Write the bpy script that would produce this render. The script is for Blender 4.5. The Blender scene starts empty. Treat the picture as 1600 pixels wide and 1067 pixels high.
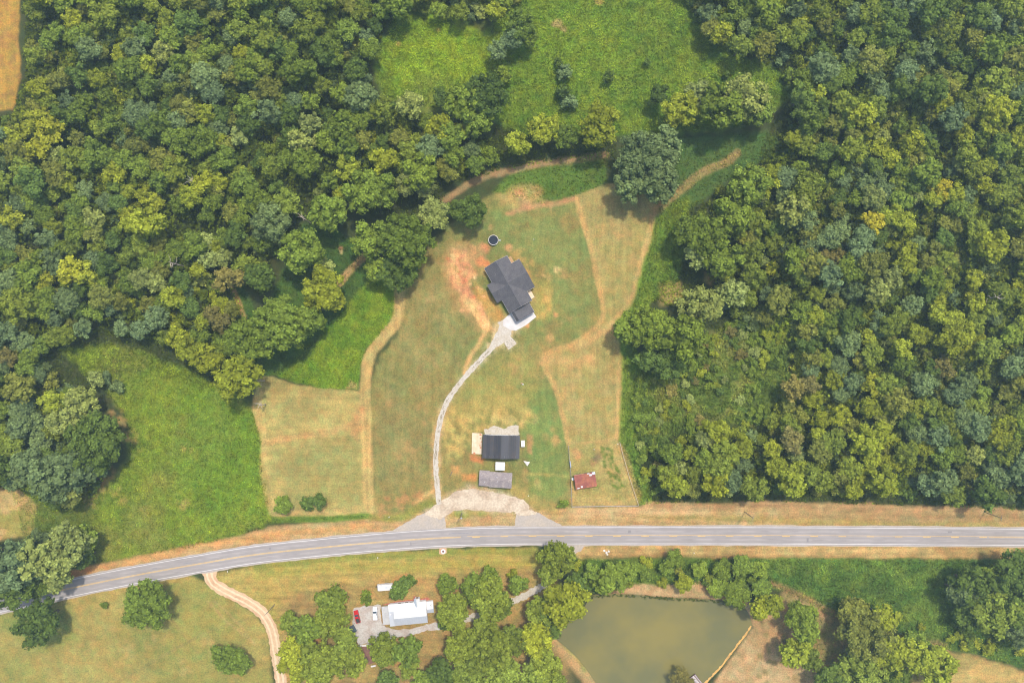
import bpy, math, random
import numpy as np
from mathutils import Vector

# ------------------------------------------------------------------ camera, sky, sun, exposure
S = 0.28            # metres per pixel of the 1600 px wide photograph, on the ground
H = 303.0           # height of the drone
scene = bpy.context.scene
cam_d = bpy.data.cameras.new("camera")
cam = bpy.data.objects.new("camera", cam_d)
scene.collection.objects.link(cam)
cam.location = (0, 0, H)
cam.rotation_euler = (0, 0, 0)
cam_d.sensor_width = 36.0
cam_d.lens = 36.0 * H / (1600 * S)
cam_d.clip_start = 1.0
cam_d.clip_end = 6000.0
scene.camera = cam

SUN_EL, SUN_AZ = 66.5, 27.0
world = bpy.data.worlds.new("World")
scene.world = world
world.use_nodes = True
wn = world.node_tree.nodes; wl = world.node_tree.links
bg = wn["Background"]
sky = wn.new("ShaderNodeTexSky")
sky.sky_type = 'NISHITA'
sky.sun_disc = False
sky.sun_elevation = math.radians(SUN_EL)
sky.sun_rotation = math.radians(SUN_AZ)
sky.air_density = 1.0
sky.dust_density = 3.0
sky.ozone_density = 1.0
wl.new(sky.outputs[0], bg.inputs[0])
bg.inputs[1].default_value = 0.15

sd = bpy.data.lights.new("sun", 'SUN')
sd.energy = 2.5
sd.angle = math.radians(3.0)
sd.color = (1.0, 0.945, 0.86)
sun = bpy.data.objects.new("sun", sd)
scene.collection.objects.link(sun)
_el, _az = math.radians(SUN_EL), math.radians(SUN_AZ)
sv = Vector((math.sin(_az) * math.cos(_el), math.cos(_az) * math.cos(_el), math.sin(_el)))
sun.rotation_euler = sv.to_track_quat('Z', 'Y').to_euler()
sun.location = sv * 400

vs = scene.view_settings
vs.view_transform = 'Standard'
vs.look = 'None'
vs.exposure = 0.97
vs.gamma = 1.0
vs.use_curve_mapping = False
scene.cycles.max_bounces = 6
scene.cycles.diffuse_bounces = 3
scene.cycles.glossy_bounces = 2
scene.cycles.transmission_bounces = 3
scene.cycles.volume_bounces = 1
scene.cycles.use_denoising = True
scene.cycles.filter_width = 1.1

# ------------------------------------------------------------------ helpers
COL = scene.collection
rng = np.random.default_rng(7)
R = random.Random(11)
GAIN = 0.54         # photographed brightness of a sunlit surface -> reflectance


def lin(c):
    a = np.asarray(c, float) / 255.0
    return np.where(a <= 0.04045, a / 12.92, ((a + 0.055) / 1.055) ** 2.4)


def alb(r, g, b, k=GAIN):
    v = lin((r, g, b)) * k
    return (float(v[0]), float(v[1]), float(v[2]), 1.0)


def pt(u, v, z=0.0):
    """ground position of a photograph point for something standing z metres high"""
    f = (1 - z / H) * S
    return ((u - 800) * f, (533.5 - v) * f, z)


def tag(o, label, cat, group=None, kind=None):
    if label: o["label"] = label
    if cat: o["category"] = cat
    if group: o["group"] = group
    if kind: o["kind"] = kind
    return o


def empty(name, loc, rz=0.0, label=None, cat=None, group=None):
    o = bpy.data.objects.new(name, None)
    COL.objects.link(o)
    o.location = loc
    o.rotation_euler = (0, 0, rz)
    o.empty_display_size = 0.5
    return tag(o, label, cat, group)


def link(name, me, mat=None, parent=None):
    if mat is not None and len(me.materials) == 0:
        me.materials.append(mat)
    o = bpy.data.objects.new(name, me)
    COL.objects.link(o)
    if parent is not None:
        o.parent = parent
    return o


class MB:
    def __init__(self):
        self.v = []; self.f = []

    def add(self, vs_, fs_):
        n = len(self.v)
        self.v += [tuple(p) for p in vs_]
        self.f += [tuple(i + n for i in f) for f in fs_]
        return self

    def box(self, x0, x1, y0, y1, z0, z1):
        return self.add([(x0, y0, z0), (x1, y0, z0), (x1, y1, z0), (x0, y1, z0), (x0, y0, z1), (x1, y0, z1), (x1, y1, z1), (x0, y1, z1)],
                        [(3, 2, 1, 0), (4, 5, 6, 7), (0, 1, 5, 4), (1, 2, 6, 5), (2, 3, 7, 6), (3, 0, 4, 7)])

    def slab(self, pts, t):
        """a polygon in space thickened downwards by t"""
        n = len(pts)
        a = Vector(pts[0]); nrm = Vector((0, 0, 0))
        for i in range(1, n - 1):
            nrm += (Vector(pts[i]) - a).cross(Vector(pts[i + 1]) - a)
        if nrm.z < 0:
            pts = pts[::-1]
        lo = [(p[0], p[1], p[2] - t) for p in pts]
        fs_ = [tuple(range(n)), tuple(range(2 * n - 1, n - 1, -1))]
        for i in range(n):
            j = (i + 1) % n
            fs_.append((i, n + i, n + j, j))
        return self.add(list(pts) + lo, fs_)

    def tube(self, pts, radii, n=6, cap=True):
        rings = []
        for i, p in enumerate(pts):
            p = Vector(p)
            d = (Vector(pts[min(i + 1, len(pts) - 1)]) - Vector(pts[max(i - 1, 0)]))
            d = d.normalized() if d.length > 1e-6 else Vector((0, 0, 1))
            a = d.cross(Vector((1, 0, 0)))
            if a.length < 0.1: a = d.cross(Vector((0, 1, 0)))
            a.normalize(); b = d.cross(a)
            rings.append([p + (a * math.cos(2 * math.pi * k / n) + b * math.sin(2 * math.pi * k / n)) * radii[i] for k in range(n)])
        vs_ = [q for r in rings for q in r]
        fs_ = []
        for i in range(len(rings) - 1):
            for k in range(n):
                fs_.append((i * n + k, i * n + (k + 1) % n, (i + 1) * n + (k + 1) % n, (i + 1) * n + k))
        if cap:
            fs_.append(tuple(range(n - 1, -1, -1)))
            fs_.append(tuple((len(rings) - 1) * n + k for k in range(n)))
        return self.add(vs_, fs_)

    def loft(self, secs, cap=True):
        """sections are lists of the same number of points"""
        n = len(secs[0])
        vs_ = [p for s in secs for p in s]
        fs_ = []
        for i in range(len(secs) - 1):
            for k in range(n):
                fs_.append((i * n + k, i * n + (k + 1) % n, (i + 1) * n + (k + 1) % n, (i + 1) * n + k))
        if cap:
            fs_.append(tuple(range(n - 1, -1, -1)))
            fs_.append(tuple((len(secs) - 1) * n + k for k in range(n)))
        return self.add(vs_, fs_)

    def mesh(self, name):
        me = bpy.data.meshes.new(name)
        me.from_pydata(self.v, [], self.f)
        me.update()
        return me

    def build(self, name, mat, parent=None, bevel=0.0):
        o = link(name, self.mesh(name), mat, parent)
        if bevel:
            m = o.modifiers.new("bevel", 'BEVEL'); m.width = bevel; m.segments = 2
        return o


# ---- numpy value noise
_tab = np.random.default_rng(3).random((8, 257, 257))


def vnoise(x, y, k=0):
    t = _tab[k % 8]
    xi = np.floor(x).astype(int); yi = np.floor(y).astype(int)
    fx = x - xi; fy = y - yi
    fx = fx * fx * (3 - 2 * fx); fy = fy * fy * (3 - 2 * fy)
    xi &= 255; yi &= 255
    return (t[xi, yi] * (1 - fx) * (1 - fy) + t[xi + 1, yi] * fx * (1 - fy) + t[xi, yi + 1] * (1 - fx) * fy + t[xi + 1, yi + 1] * fx * fy)


def fbm(x, y, k=0, o=3):
    s = 0; a = 1.0; w = 0
    for i in range(o):
        th = .65 + 1.1 * i + .7 * k; c_, s_ = math.cos(th) * 2 ** i, math.sin(th) * 2 ** i      # each octave turned, so no grid shows
        s = s + a * vnoise(x * c_ - y * s_ + 17 * i + 64, x * s_ + y * c_ + 31 * i + 64, k + i); w += a; a *= 0.55
    return s / w


def sdf(poly, X, Y):
    d2 = np.full(X.shape, 1e12); ins = np.zeros(X.shape, bool)
    n = len(poly)
    for i in range(n):
        ax, ay = poly[i]; bx, by = poly[(i + 1) % n]
        ex, ey = bx - ax, by - ay
        L = ex * ex + ey * ey + 1e-9
        t = np.clip(((X - ax) * ex + (Y - ay) * ey) / L, 0, 1)
        dx = X - ax - t * ex; dy = Y - ay - t * ey
        d2 = np.minimum(d2, dx * dx + dy * dy)
        c = (ay > Y) != (by > Y)
        if ay != by:
            ins ^= c & (X < (bx - ax) * (Y - ay) / (by - ay) + ax)
    d = np.sqrt(d2)
    return np.where(ins, -d, d)


def line_d(pl, X, Y):
    d2 = np.full(X.shape, 1e12)
    for i in range(len(pl) - 1):
        ax, ay = pl[i]; bx, by = pl[i + 1]
        ex, ey = bx - ax, by - ay
        L = ex * ex + ey * ey + 1e-9
        t = np.clip(((X - ax) * ex + (Y - ay) * ey) / L, 0, 1)
        dx = X - ax - t * ex; dy = Y - ay - t * ey
        d2 = np.minimum(d2, dx * dx + dy * dy)
    return np.sqrt(d2)


def smooth(pl, n=8):
    """Catmull-Rom through the points"""
    P = [np.array(p, float) for p in pl]
    P = [2 * P[0] - P[1]] + P + [2 * P[-1] - P[-2]]
    out = []
    for i in range(1, len(P) - 2):
        for k in range(n):
            t = k / n
            out.append(tuple(0.5 * (2 * P[i] + (P[i + 1] - P[i - 1]) * t + (2 * P[i - 1] - 5 * P[i] + 4 * P[i + 1] - P[i + 2]) * t * t
                                    + (3 * P[i] - P[i - 1] - 3 * P[i + 1] + P[i + 2]) * t ** 3)))
    out.append(tuple(P[-2]))
    return out


def smooth_closed(pl, n=5):
    P = [np.array(p, float) for p in pl]; m = len(P); out = []
    for i in range(m):
        a, b, c, d = P[i - 1], P[i], P[(i + 1) % m], P[(i + 2) % m]
        for k in range(n):
            t = k / n
            out.append(tuple(0.5 * (2 * b + (c - a) * t + (2 * a - 5 * b + 4 * c - d) * t * t + (3 * b - a - 3 * c + d) * t ** 3)))
    return out


# ------------------------------------------------------------------ materials
def new_mat(name):
    m = bpy.data.materials.new(name); m.use_nodes = True
    return m, m.node_tree.nodes, m.node_tree.links, m.node_tree.nodes["Principled BSDF"]


def mat_rough(name, col, rough=0.8, var=0.15, scale=2.0, spec=0.3, metallic=0.0, var2=0.0, scale2=0.2, col2=None, stretch=None):
    """base colour broken up by two sizes of noise; col2 = weathered colour mixed in by the large one"""
    m, n, l, p = new_mat(name)
    tc = n.new("ShaderNodeTexCoord")
    src = tc.outputs["Object"]
    if stretch:
        mp = n.new("ShaderNodeMapping"); mp.inputs["Scale"].default_value = stretch
        l.new(src, mp.inputs[0]); src = mp.outputs[0]
    nz = n.new("ShaderNodeTexNoise"); nz.inputs["Scale"].default_value = scale; nz.inputs["Detail"].default_value = 4
    l.new(src, nz.inputs[0])
    mr = n.new("ShaderNodeMapRange")
    mr.inputs[1].default_value = 0.25; mr.inputs[2].default_value = 0.75
    mr.inputs[3].default_value = 1 - var; mr.inputs[4].default_value = 1 + var
    l.new(nz.outputs[0], mr.inputs[0])
    mx = n.new("ShaderNodeMix"); mx.data_type = 'RGBA'; mx.blend_type = 'MULTIPLY'; mx.inputs[0].default_value = 1.0
    l.new(mr.outputs[0], mx.inputs[7])
    if col2 is not None:
        n2 = n.new("ShaderNodeTexNoise"); n2.inputs["Scale"].default_value = scale2; n2.inputs["Detail"].default_value = 5
        l.new(tc.outputs["Object"], n2.inputs[0])
        r2 = n.new("ShaderNodeMapRange"); r2.inputs[1].default_value = 0.42; r2.inputs[2].default_value = 0.62
        r2.inputs[3].default_value = 0; r2.inputs[4].default_value = var2
        l.new(n2.outputs[0], r2.inputs[0])
        m2 = n.new("ShaderNodeMix"); m2.data_type = 'RGBA'
        m2.inputs[6].default_value = col; m2.inputs[7].default_value = col2
        l.new(r2.outputs[0], m2.inputs[0]); l.new(m2.outputs[2], mx.inputs[6])
    else:
        mx.inputs[6].default_value = col
    l.new(mx.outputs[2], p.inputs["Base Color"])
    p.inputs["Roughness"].default_value = rough
    p.inputs["Metallic"].default_value = metallic
    p.inputs["Specular IOR Level"].default_value = spec
    return m


def mat_leaf(name, col, var=0.42, shift=(1.14, 1.06, 0.85), transl=0.22):
    """foliage: light and dark clumps of leaves, each tree a little different"""
    m, n, l, p = new_mat(name)
    n.remove(p)
    out = n["Material Output"]
    at = n.new("ShaderNodeAttribute"); at.attribute_name = "tone"
    oi = n.new("ShaderNodeObjectInfo")
    # tone -> brightness
    mr = n.new("ShaderNodeMapRange"); mr.inputs[3].default_value = 1 - var; mr.inputs[4].default_value = 1 + var
    l.new(at.outputs["Fac"], mr.inputs[0])
    mr2 = n.new("ShaderNodeMapRange"); mr2.inputs[3].default_value = 0.78; mr2.inputs[4].default_value = 1.22
    l.new(oi.outputs["Random"], mr2.inputs[0])
    mul = n.new("ShaderNodeMath"); mul.operation = 'MULTIPLY'
    l.new(mr.outputs[0], mul.inputs[0]); l.new(mr2.outputs[0], mul.inputs[1])
    # hue drift per tree
    fr = n.new("ShaderNodeMath"); fr.operation = 'FRACT'
    m7 = n.new("ShaderNodeMath"); m7.operation = 'MULTIPLY'; m7.inputs[1].default_value = 7.31
    l.new(oi.outputs["Random"], m7.inputs[0]); l.new(m7.outputs[0], fr.inputs[0])
    mc = n.new("ShaderNodeMix"); mc.data_type = 'RGBA'
    mc.inputs[6].default_value = col
    mc.inputs[7].default_value = (col[0] * shift[0], col[1] * shift[1], col[2] * shift[2], 1)
    l.new(fr.outputs[0], mc.inputs[0])
    mx = n.new("ShaderNodeMix"); mx.data_type = 'RGBA'; mx.blend_type = 'MULTIPLY'; mx.inputs[0].default_value = 1.0
    l.new(mc.outputs[2], mx.inputs[6]); l.new(mul.outputs[0], mx.inputs[7])
    df = n.new("ShaderNodeBsdfDiffuse"); tr = n.new("ShaderNodeBsdfTranslucent")
    l.new(mx.outputs[2], df.inputs[0]); l.new(mx.outputs[2], tr.inputs[0])
    ms = n.new("ShaderNodeMixShader"); ms.inputs[0].default_value = transl
    l.new(df.outputs[0], ms.inputs[1]); l.new(tr.outputs[0], ms.inputs[2])
    l.new(ms.outputs[0], out.inputs[0])
    return m


def mat_attr_leaf(name):
    m, n, l, p = new_mat(name)
    n.remove(p)
    at = n.new("ShaderNodeAttribute"); at.attribute_name = "tint"
    df = n.new("ShaderNodeBsdfDiffuse"); tr = n.new("ShaderNodeBsdfTranslucent")
    l.new(at.outputs["Color"], df.inputs[0]); l.new(at.outputs["Color"], tr.inputs[0])
    ms = n.new("ShaderNodeMixShader"); ms.inputs[0].default_value = 0.25
    l.new(df.outputs[0], ms.inputs[1]); l.new(tr.outputs[0], ms.inputs[2])
    l.new(ms.outputs[0], n["Material Output"].inputs[0])
    return m


# ------------------------------------------------------------------ the ground, painted field by field
GS = 2.3                                   # grid step in photograph pixels (about 0.64 m)
us = np.arange(-110, 1711, GS); vv = np.arange(-110, 1181, GS)
GU, GV = np.meshgrid(us, vv, indexing='ij')
NU, NV = GU.shape
gc = fbm(GU / 45, GV / 45, 0, 2) - 0.5; gc2 = fbm(GU / 45, GV / 45, 2, 2) - 0.5
gf = fbm(GU / 10, GV / 10, 1, 2) - 0.5; gf2 = fbm(GU / 10, GV / 10, 4, 2) - 0.5
WU = gc * 1.5 + gf * 1.2; WV = gc2 * 1.5 + gf2 * 1.2
nz_big = fbm(GU / 90, GV / 90, 5, 3); nz_mid = fbm(GU / 26, GV / 26, 6, 3); nz_small = fbm(GU / 9, GV / 9, 3, 2)
CG = np.zeros((NU, NV, 3)); CG[:] = lin((72, 80, 46))
STR = np.zeros((NU, NV, 3))                # stripes across, stripes up and down, tuft grain


def region(shape, warp, soft, width=None):
    xs = [p[0] for p in shape]; ys = [p[1] for p in shape]
    m = 14 + warp * 2 + soft + (width or 0)
    i0, i1 = np.searchsorted(us, [min(xs) - m, max(xs) + m]); j0, j1 = np.searchsorted(vv, [min(ys) - m, max(ys) + m])
    sl = (slice(i0, i1), slice(j0, j1))
    X = GU[sl] + WU[sl] * warp; Y = GV[sl] + WV[sl] * warp
    d = sdf(shape, X, Y) if width is None else line_d(shape, X, Y) - width / 2
    a = np.clip(0.5 - d / (2 * soft), 0, 1)
    return sl, a * a * (3 - 2 * a)


def paint(shape, c, warp=4, soft=2.5, op=1.0, width=None, brk=None, mid=None, stripes=None):
    """brk=(noise, lo, hi) breaks the patch up; mid = second colour mixed in by noise"""
    if width is not None: shape = smooth(shape, 6)
    sl, a = region(shape, warp, soft, width)
    a = a * op
    if brk is not None:
        nz, lo, hi = brk
        a = a * np.clip((nz[sl] - lo) / (hi - lo), 0, 1)
    c1 = np.broadcast_to(lin(c), a.shape + (3,))
    if mid is not None:
        c2, nz, lo, hi = mid
        t = np.clip((nz[sl] - lo) / (hi - lo), 0, 1)[..., None]
        c1 = c1 * (1 - t) + lin(c2) * t
    CG[sl] = CG[sl] * (1 - a[..., None]) + c1 * a[..., None]
    if stripes is not None:
        STR[sl] = STR[sl] * (1 - a[..., None]) + np.array(stripes) * a[..., None]


def disc(u, v, r, c, op=0.9, soft=None, e=1.0, **k):
    ring = [(u + r * e * math.cos(t), v + r * math.sin(t)) for t in np.linspace(0, 2 * math.pi, 14)[:-1]]
    paint(ring, c, warp=max(1.5, r * 0.45), soft=soft or max(1.5, r * 0.5), op=op, **k)


MEADOW = [(640, -60), (650, 20), (690, 30), (760, 55), (800, 0), (830, -60), (1070, -60), (1100, 55), (1160, 92), (1215, 108), (1240, 150),
          (1160, 200), (900, 215), (820, 215), (780, 190), (690, 170), (600, 150), (585, 110), (600, 60)]
WEST = [(90, 545), (180, 535), (300, 580), (370, 610), (398, 640), (411, 690), (409, 730), (425, 818), (330, 848), (150, 878), (140, 830), (150, 780), (200, 720), (205, 680), (190, 640), (150, 600)]
PLOT = [(616, 420), (618, 490), (600, 518), (572, 545), (561, 580), (558, 607), (500, 606), (465, 598), (430, 584), (470, 555), (520, 500), (560, 450), (590, 420)]
GROVE = [(410, 500), (440, 430), (470, 350), (520, 350), (600, 410), (545, 470), (480, 560), (430, 586), (385, 590), (360, 540), (360, 470), (375, 430)]
LAWN = [(690, 365), (740, 325), (775, 300), (845, 315), (898, 308), (905, 330), (922, 380), (935, 440), (942, 490), (925, 518), (850, 560), (870, 620),
        (888, 700), (893, 792), (860, 803), (690, 803), (640, 803), (577, 808), (574, 640), (578, 600), (592, 560), (625, 520), (628, 470), (628, 420), (650, 400)]
HAY_W = [(398, 590), (425, 588), (470, 603), (560, 610), (580, 640), (579, 803), (500, 806), (440, 810), (427, 800), (407, 700), (412, 690), (395, 640)]
HAY_E = [(898, 305), (950, 287), (1000, 295), (1028, 322), (1012, 390), (1000, 440), (985, 478), (965, 500), (973, 560), (970, 640), (966, 688), (890, 698), (884, 660),
         (870, 612), (848, 560), (890, 540), (930, 518), (942, 495), (935, 440), (920, 390), (900, 330)]
GARDEN = [(888, 694), (967, 689), (998, 789), (893, 791)]
EAST = [(1028, 322), (1075, 305), (1070, 400), (1060, 440), (1010, 480), (975, 500), (1000, 560), (1040, 600), (1090, 600), (1040, 660), (1000, 720), (1022, 785), (999, 790),
        (968, 690), (974, 560), (962, 500), (988, 474), (1010, 400)]
SCRUB = [(1000, 570), (1120, 520), (1190, 480), (1280, 500), (1300, 580), (1240, 690), (1100, 650), (1040, 690), (1000, 700), (985, 620)]
SOUTH_E = [(1085, 872), (1720, 874), (1720, 1055), (1600, 1044), (1530, 1022), (1480, 1014), (1330, 975), (1230, 925), (1110, 900)]
BACK_STRIP = [(770, 300), (800, 268), (940, 244), (950, 285), (895, 307), (845, 318)]
NE_GLADE = [(1060, 215), (1200, 205), (1240, 240), (1160, 262), (1090, 320), (1040, 340), (1045, 290)]
POND = [(926, 931), (962, 928.5), (1007, 931), (1040, 934), (1091, 936), (1136, 940), (1162, 949), (1173, 970), (1173, 984), (1154, 1008), (1129, 1041), (1104, 1068), (1066, 1110), (1000, 1128),
        (955, 1105), (929, 1063), (906, 1032), (888, 1014), (866, 992), (883, 970), (912, 950)]
ROAD_PX = [(-130, 966), (0, 943), (100, 920.7), (200, 900.5), (300, 882.4), (400, 866), (500, 855.2), (600, 846), (700, 839.5), (800, 836.8), (900, 836.5), (1050, 836.3), (1200, 836.5), (1400, 837.5), (1600, 838.9), (1730, 840.2)]

# fields
paint([(-110, -110), (29, -110), (30, 0), (28, 60), (33, 120), (20, 172), (-110, 190)], (192, 152, 72), warp=3, mid=((168, 128, 70), nz_small, .4, .6), stripes=(0, .8, .6))
paint(MEADOW, (128, 152, 46), warp=8, soft=8, mid=((100, 132, 42), nz_mid, .42, .6), stripes=(0, 0, 1))
disc(690, 95, 68, (146, 172, 36), op=.9, soft=34, e=1.3)
disc(690, 150, 34, (132, 146, 60), op=.6, soft=20, e=1.6)
disc(900, 70, 60, (132, 158, 44), op=.7, soft=40, e=1.6)
disc(872, 36, 6, (205, 170, 115)); disc(880, 45, 5, (210, 175, 120)); disc(865, 38, 4, (196, 160, 110)); disc(935, 2, 6, (190, 165, 95)); disc(685, 48, 3, (205, 185, 100)); disc(622, 68, 4, (190, 170, 80))
paint([(20, 770), (100, 770), (160, 760), (150, 860), (120, 880), (40, 850)], (112, 128, 50), warp=6, soft=6, stripes=(0, 0, 1))
paint(WEST, (130, 150, 46), warp=6, soft=6, mid=((140, 146, 62), nz_big, .5, .64), stripes=(0, 0, 1))
paint([(300, 590), (396, 640), (410, 700), (408, 760), (330, 820), (260, 720)], (112, 148, 38), warp=10, soft=22, op=.6)
for u, v, r in [(180, 650, 14), (192, 665, 12), (205, 685, 12), (212, 700, 10), (150, 765, 22), (140, 790, 12), (165, 740, 14), (228, 795, 8), (290, 700, 9), (285, 785, 9), (190, 775, 12)]:
    disc(u, v, r, (190, 155, 98), op=.55, brk=(nz_small, .35, .6))
paint([(-110, 765), (30, 762), (58, 790), (50, 832), (-110, 872)], (168, 156, 84), warp=4, soft=4, mid=((195, 165, 110), nz_mid, .45, .6), stripes=(.5, 0, .6))
paint(PLOT, (116, 148, 36), warp=3, soft=3, mid=((132, 154, 40), nz_mid, .42, .6), stripes=(0, 0, 1))
paint(GROVE, (84, 112, 46), warp=5, soft=5, mid=((70, 96, 44), nz_mid, .4, .6), stripes=(0, 0, 1))  # darker green, shade of the trees put into the grass colour
paint(NE_GLADE, (84, 110, 52), warp=4, soft=4, stripes=(0, 0, .8))
paint(BACK_STRIP, (96, 122, 46), warp=3, soft=3, stripes=(0, 0, 1))
paint(LAWN, (152, 139, 82), warp=5, soft=4, mid=((136, 136, 78), nz_big, .42, .6), stripes=(0, .55, .5))
paint([(735, 345), (790, 320), (895, 312), (925, 400), (938, 480), (900, 525), (830, 540), (800, 545), (845, 470), (840, 430), (800, 395), (740, 380)], (130, 139, 78), warp=8, soft=12, op=.75, brk=(nz_mid, .3, .5))
paint([(640, 430), (700, 440), (740, 500), (720, 560), (640, 640), (590, 720), (585, 620), (620, 540)], (150, 140, 88), warp=8, soft=14, op=.6, brk=(nz_mid, .35, .55))
paint([(820, 590), (860, 610), (884, 680), (888, 780), (830, 770), (822, 690)], (128, 146, 78), warp=8, soft=8, op=.8)
paint([(700, 600), (760, 560), (840, 560), (850, 600), (800, 650), (760, 668), (720, 660)], (160, 152, 84), warp=8, soft=12, op=.7)
paint([(590, 640), (680, 650), (680, 740), (590, 760)], (138, 134, 84), warp=10, soft=14, op=.45, stripes=(0, .9, .5))
for (u, v, r) in [(672, 470, 9), (690, 410, 12), (668, 500, 8), (640, 700, 11), (660, 640, 10), (610, 630, 8), (880, 425, 7), (860, 530, 8), (845, 585, 8), (812, 580, 9), (870, 690, 8), (835, 655, 7)]:
    disc(u, v, r, (190, 150, 102), op=.4, brk=(nz_small, .35, .6))
for i in range(260):
    u, v = R.uniform(580, 935), R.uniform(310, 800)
    if float(sdf(LAWN, np.array([u]), np.array([v]))[0]) > -4: continue
    e = R.uniform(.5, 1.2)
    disc(u, v, R.uniform(2, 9), R.choice([(178, 144, 94), (184, 150, 98), (120, 132, 72), (166, 138, 88), (128, 138, 76), (112, 126, 72)]), op=R.uniform(.2, .5), e=e, brk=(nz_small, .3, .6))
# hay and stubble
paint(HAY_W, (184, 168, 104), warp=2.2, soft=1.8, mid=((172, 156, 96), nz_big, .4, .62), stripes=(.55, 0, .3))
paint([(425, 700), (560, 680), (576, 720), (576, 795), (450, 785)], (150, 146, 86), warp=8, soft=20, op=.6)
paint([(404, 612), (402, 640), (412, 688), (412, 740), (422, 790), (436, 803), (500, 801), (576, 795)], (202, 174, 110), width=12, warp=2, soft=3, op=.7)
paint([(412, 692), (450, 684), (500, 676), (545, 664), (572, 640)], (196, 160, 104), width=10, warp=3, soft=3, op=.8)
paint([(625, 445), (621, 498), (600, 526), (578, 556), (570, 600), (570, 640), (574, 720), (576, 803)], (196, 168, 108), width=17, warp=2, soft=2.5, op=.95, stripes=(0, 1, .3))
paint([(555, 640), (566, 630), (572, 660), (560, 690), (545, 680)], (190, 148, 98), warp=4, soft=4, op=.7)
paint([(548, 595), (557, 600), (557, 606), (540, 606)], (190, 165, 100), warp=3, soft=2)
paint(HAY_E, (180, 160, 102), warp=2.2, soft=1.8, mid=((166, 152, 92), nz_mid, .4, .62), stripes=(0, .7, .3))
paint([(940, 295), (1010, 300), (1015, 330), (960, 345), (925, 330)], (150, 136, 92), warp=6, soft=14, op=.6)
paint([(902, 312), (922, 385), (936, 450), (942, 490), (926, 516), (890, 540), (850, 560), (872, 620), (887, 690)], (204, 166, 106), width=8, warp=2, soft=2, op=.85)
paint([(1022, 335), (1008, 395), (998, 440), (984, 476), (960, 502), (940, 520), (900, 542)], (200, 165, 108), width=11, warp=2, soft=2.5, op=.85)
paint([(972, 560), (968, 640), (963, 684), (930, 692), (890, 696)], (198, 162, 106), width=9, warp=2, soft=2.5, op=.85)
paint([(850, 562), (870, 560), (895, 565), (925, 560)], (202, 164, 108), width=14, warp=5, soft=5, op=.7)
paint(EAST, (112, 142, 50), warp=4, soft=4, mid=((120, 142, 48), nz_mid, .45, .6), stripes=(0, 0, 1))
paint(SCRUB, (106, 128, 54), warp=8, soft=10, mid=((138, 142, 70), nz_mid, .5, .68), stripes=(0, 0, 1))
paint([(1030, 440), (1062, 440), (1068, 470), (1035, 478)], (184, 160, 98), warp=6, soft=5, op=.8)
paint([(1100, 425), (1120, 430), (1112, 445), (1098, 440)], (188, 165, 100), warp=4, soft=4, op=.8)
paint([(975, 560), (985, 600), (975, 640), (972, 690)], (140, 156, 60), width=8, warp=4, soft=4, op=.6)
paint([(640, 800), (700, 796), (860, 795), (900, 790), (895, 830), (640, 832)], (186, 162, 98), warp=3, soft=3, mid=((150, 150, 74), nz_mid, .42, .58), stripes=(.5, 0, .6))
paint([(660, 800), (684, 782), (700, 774), (712, 766), (735, 760), (770, 765), (800, 772), (820, 779), (832, 792), (826, 801), (806, 802), (770, 801), (735, 798), (712, 799), (696, 807), (670, 806)], (214, 192, 160), warp=7, soft=6, op=.9, mid=((190, 166, 130), nz_small, .42, .6))
paint([(600, 836), (632, 815), (672, 795), (690, 786), (700, 800), (702, 832)], (190, 172, 148), warp=4, soft=5, op=.8)
paint([(800, 832), (806, 800), (830, 795), (850, 801), (895, 828)], (194, 176, 148), warp=4, soft=5, op=.8)
paint([(686, 795), (684, 765), (681, 735), (682, 700), (685, 672), (690, 650), (700, 625), (716, 602), (734, 580), (752, 561), (766, 546), (779, 530)], (206, 186, 148), width=12, warp=4, soft=4, op=.7, brk=(nz_small, .25, .5))
paint([(750, 550), (762, 530), (774, 508), (790, 496), (835, 490), (840, 498), (812, 520), (810, 540), (796, 550), (780, 545)], (216, 190, 146), warp=6, soft=5, op=.75, brk=(nz_small, .25, .5))
# garden
paint(GARDEN, (190, 168, 106), warp=1.2, soft=1.5, mid=((168, 152, 92), nz_mid, .42, .6), stripes=(0, 0, .9))
paint([(893, 700), (930, 697), (930, 740), (893, 745)], (150, 146, 84), warp=5, soft=6, op=.6)
disc(899, 708, 8, (204, 150, 104), op=.7); disc(927, 722, 7, (164, 120, 88), op=.75, e=.9); disc(932, 715, 7, (132, 118, 88), op=.8)
paint([(895, 768), (905, 785), (990, 786), (985, 740), (970, 700)], (192, 160, 102), width=12, warp=3, soft=4, op=.7)
for i in range(60):
    t, w = R.random(), R.random()
    u = 942 + t * 26 + (w - .5) * 20; v = 697 + t * 68
    disc(u, v, R.uniform(1.2, 3), (104, 124, 44), op=.85, soft=1.4)
for i in range(26): disc(R.uniform(905, 985), R.uniform(700, 786), R.uniform(1, 2.2), (120, 134, 54), op=.7, soft=1.3)
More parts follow.
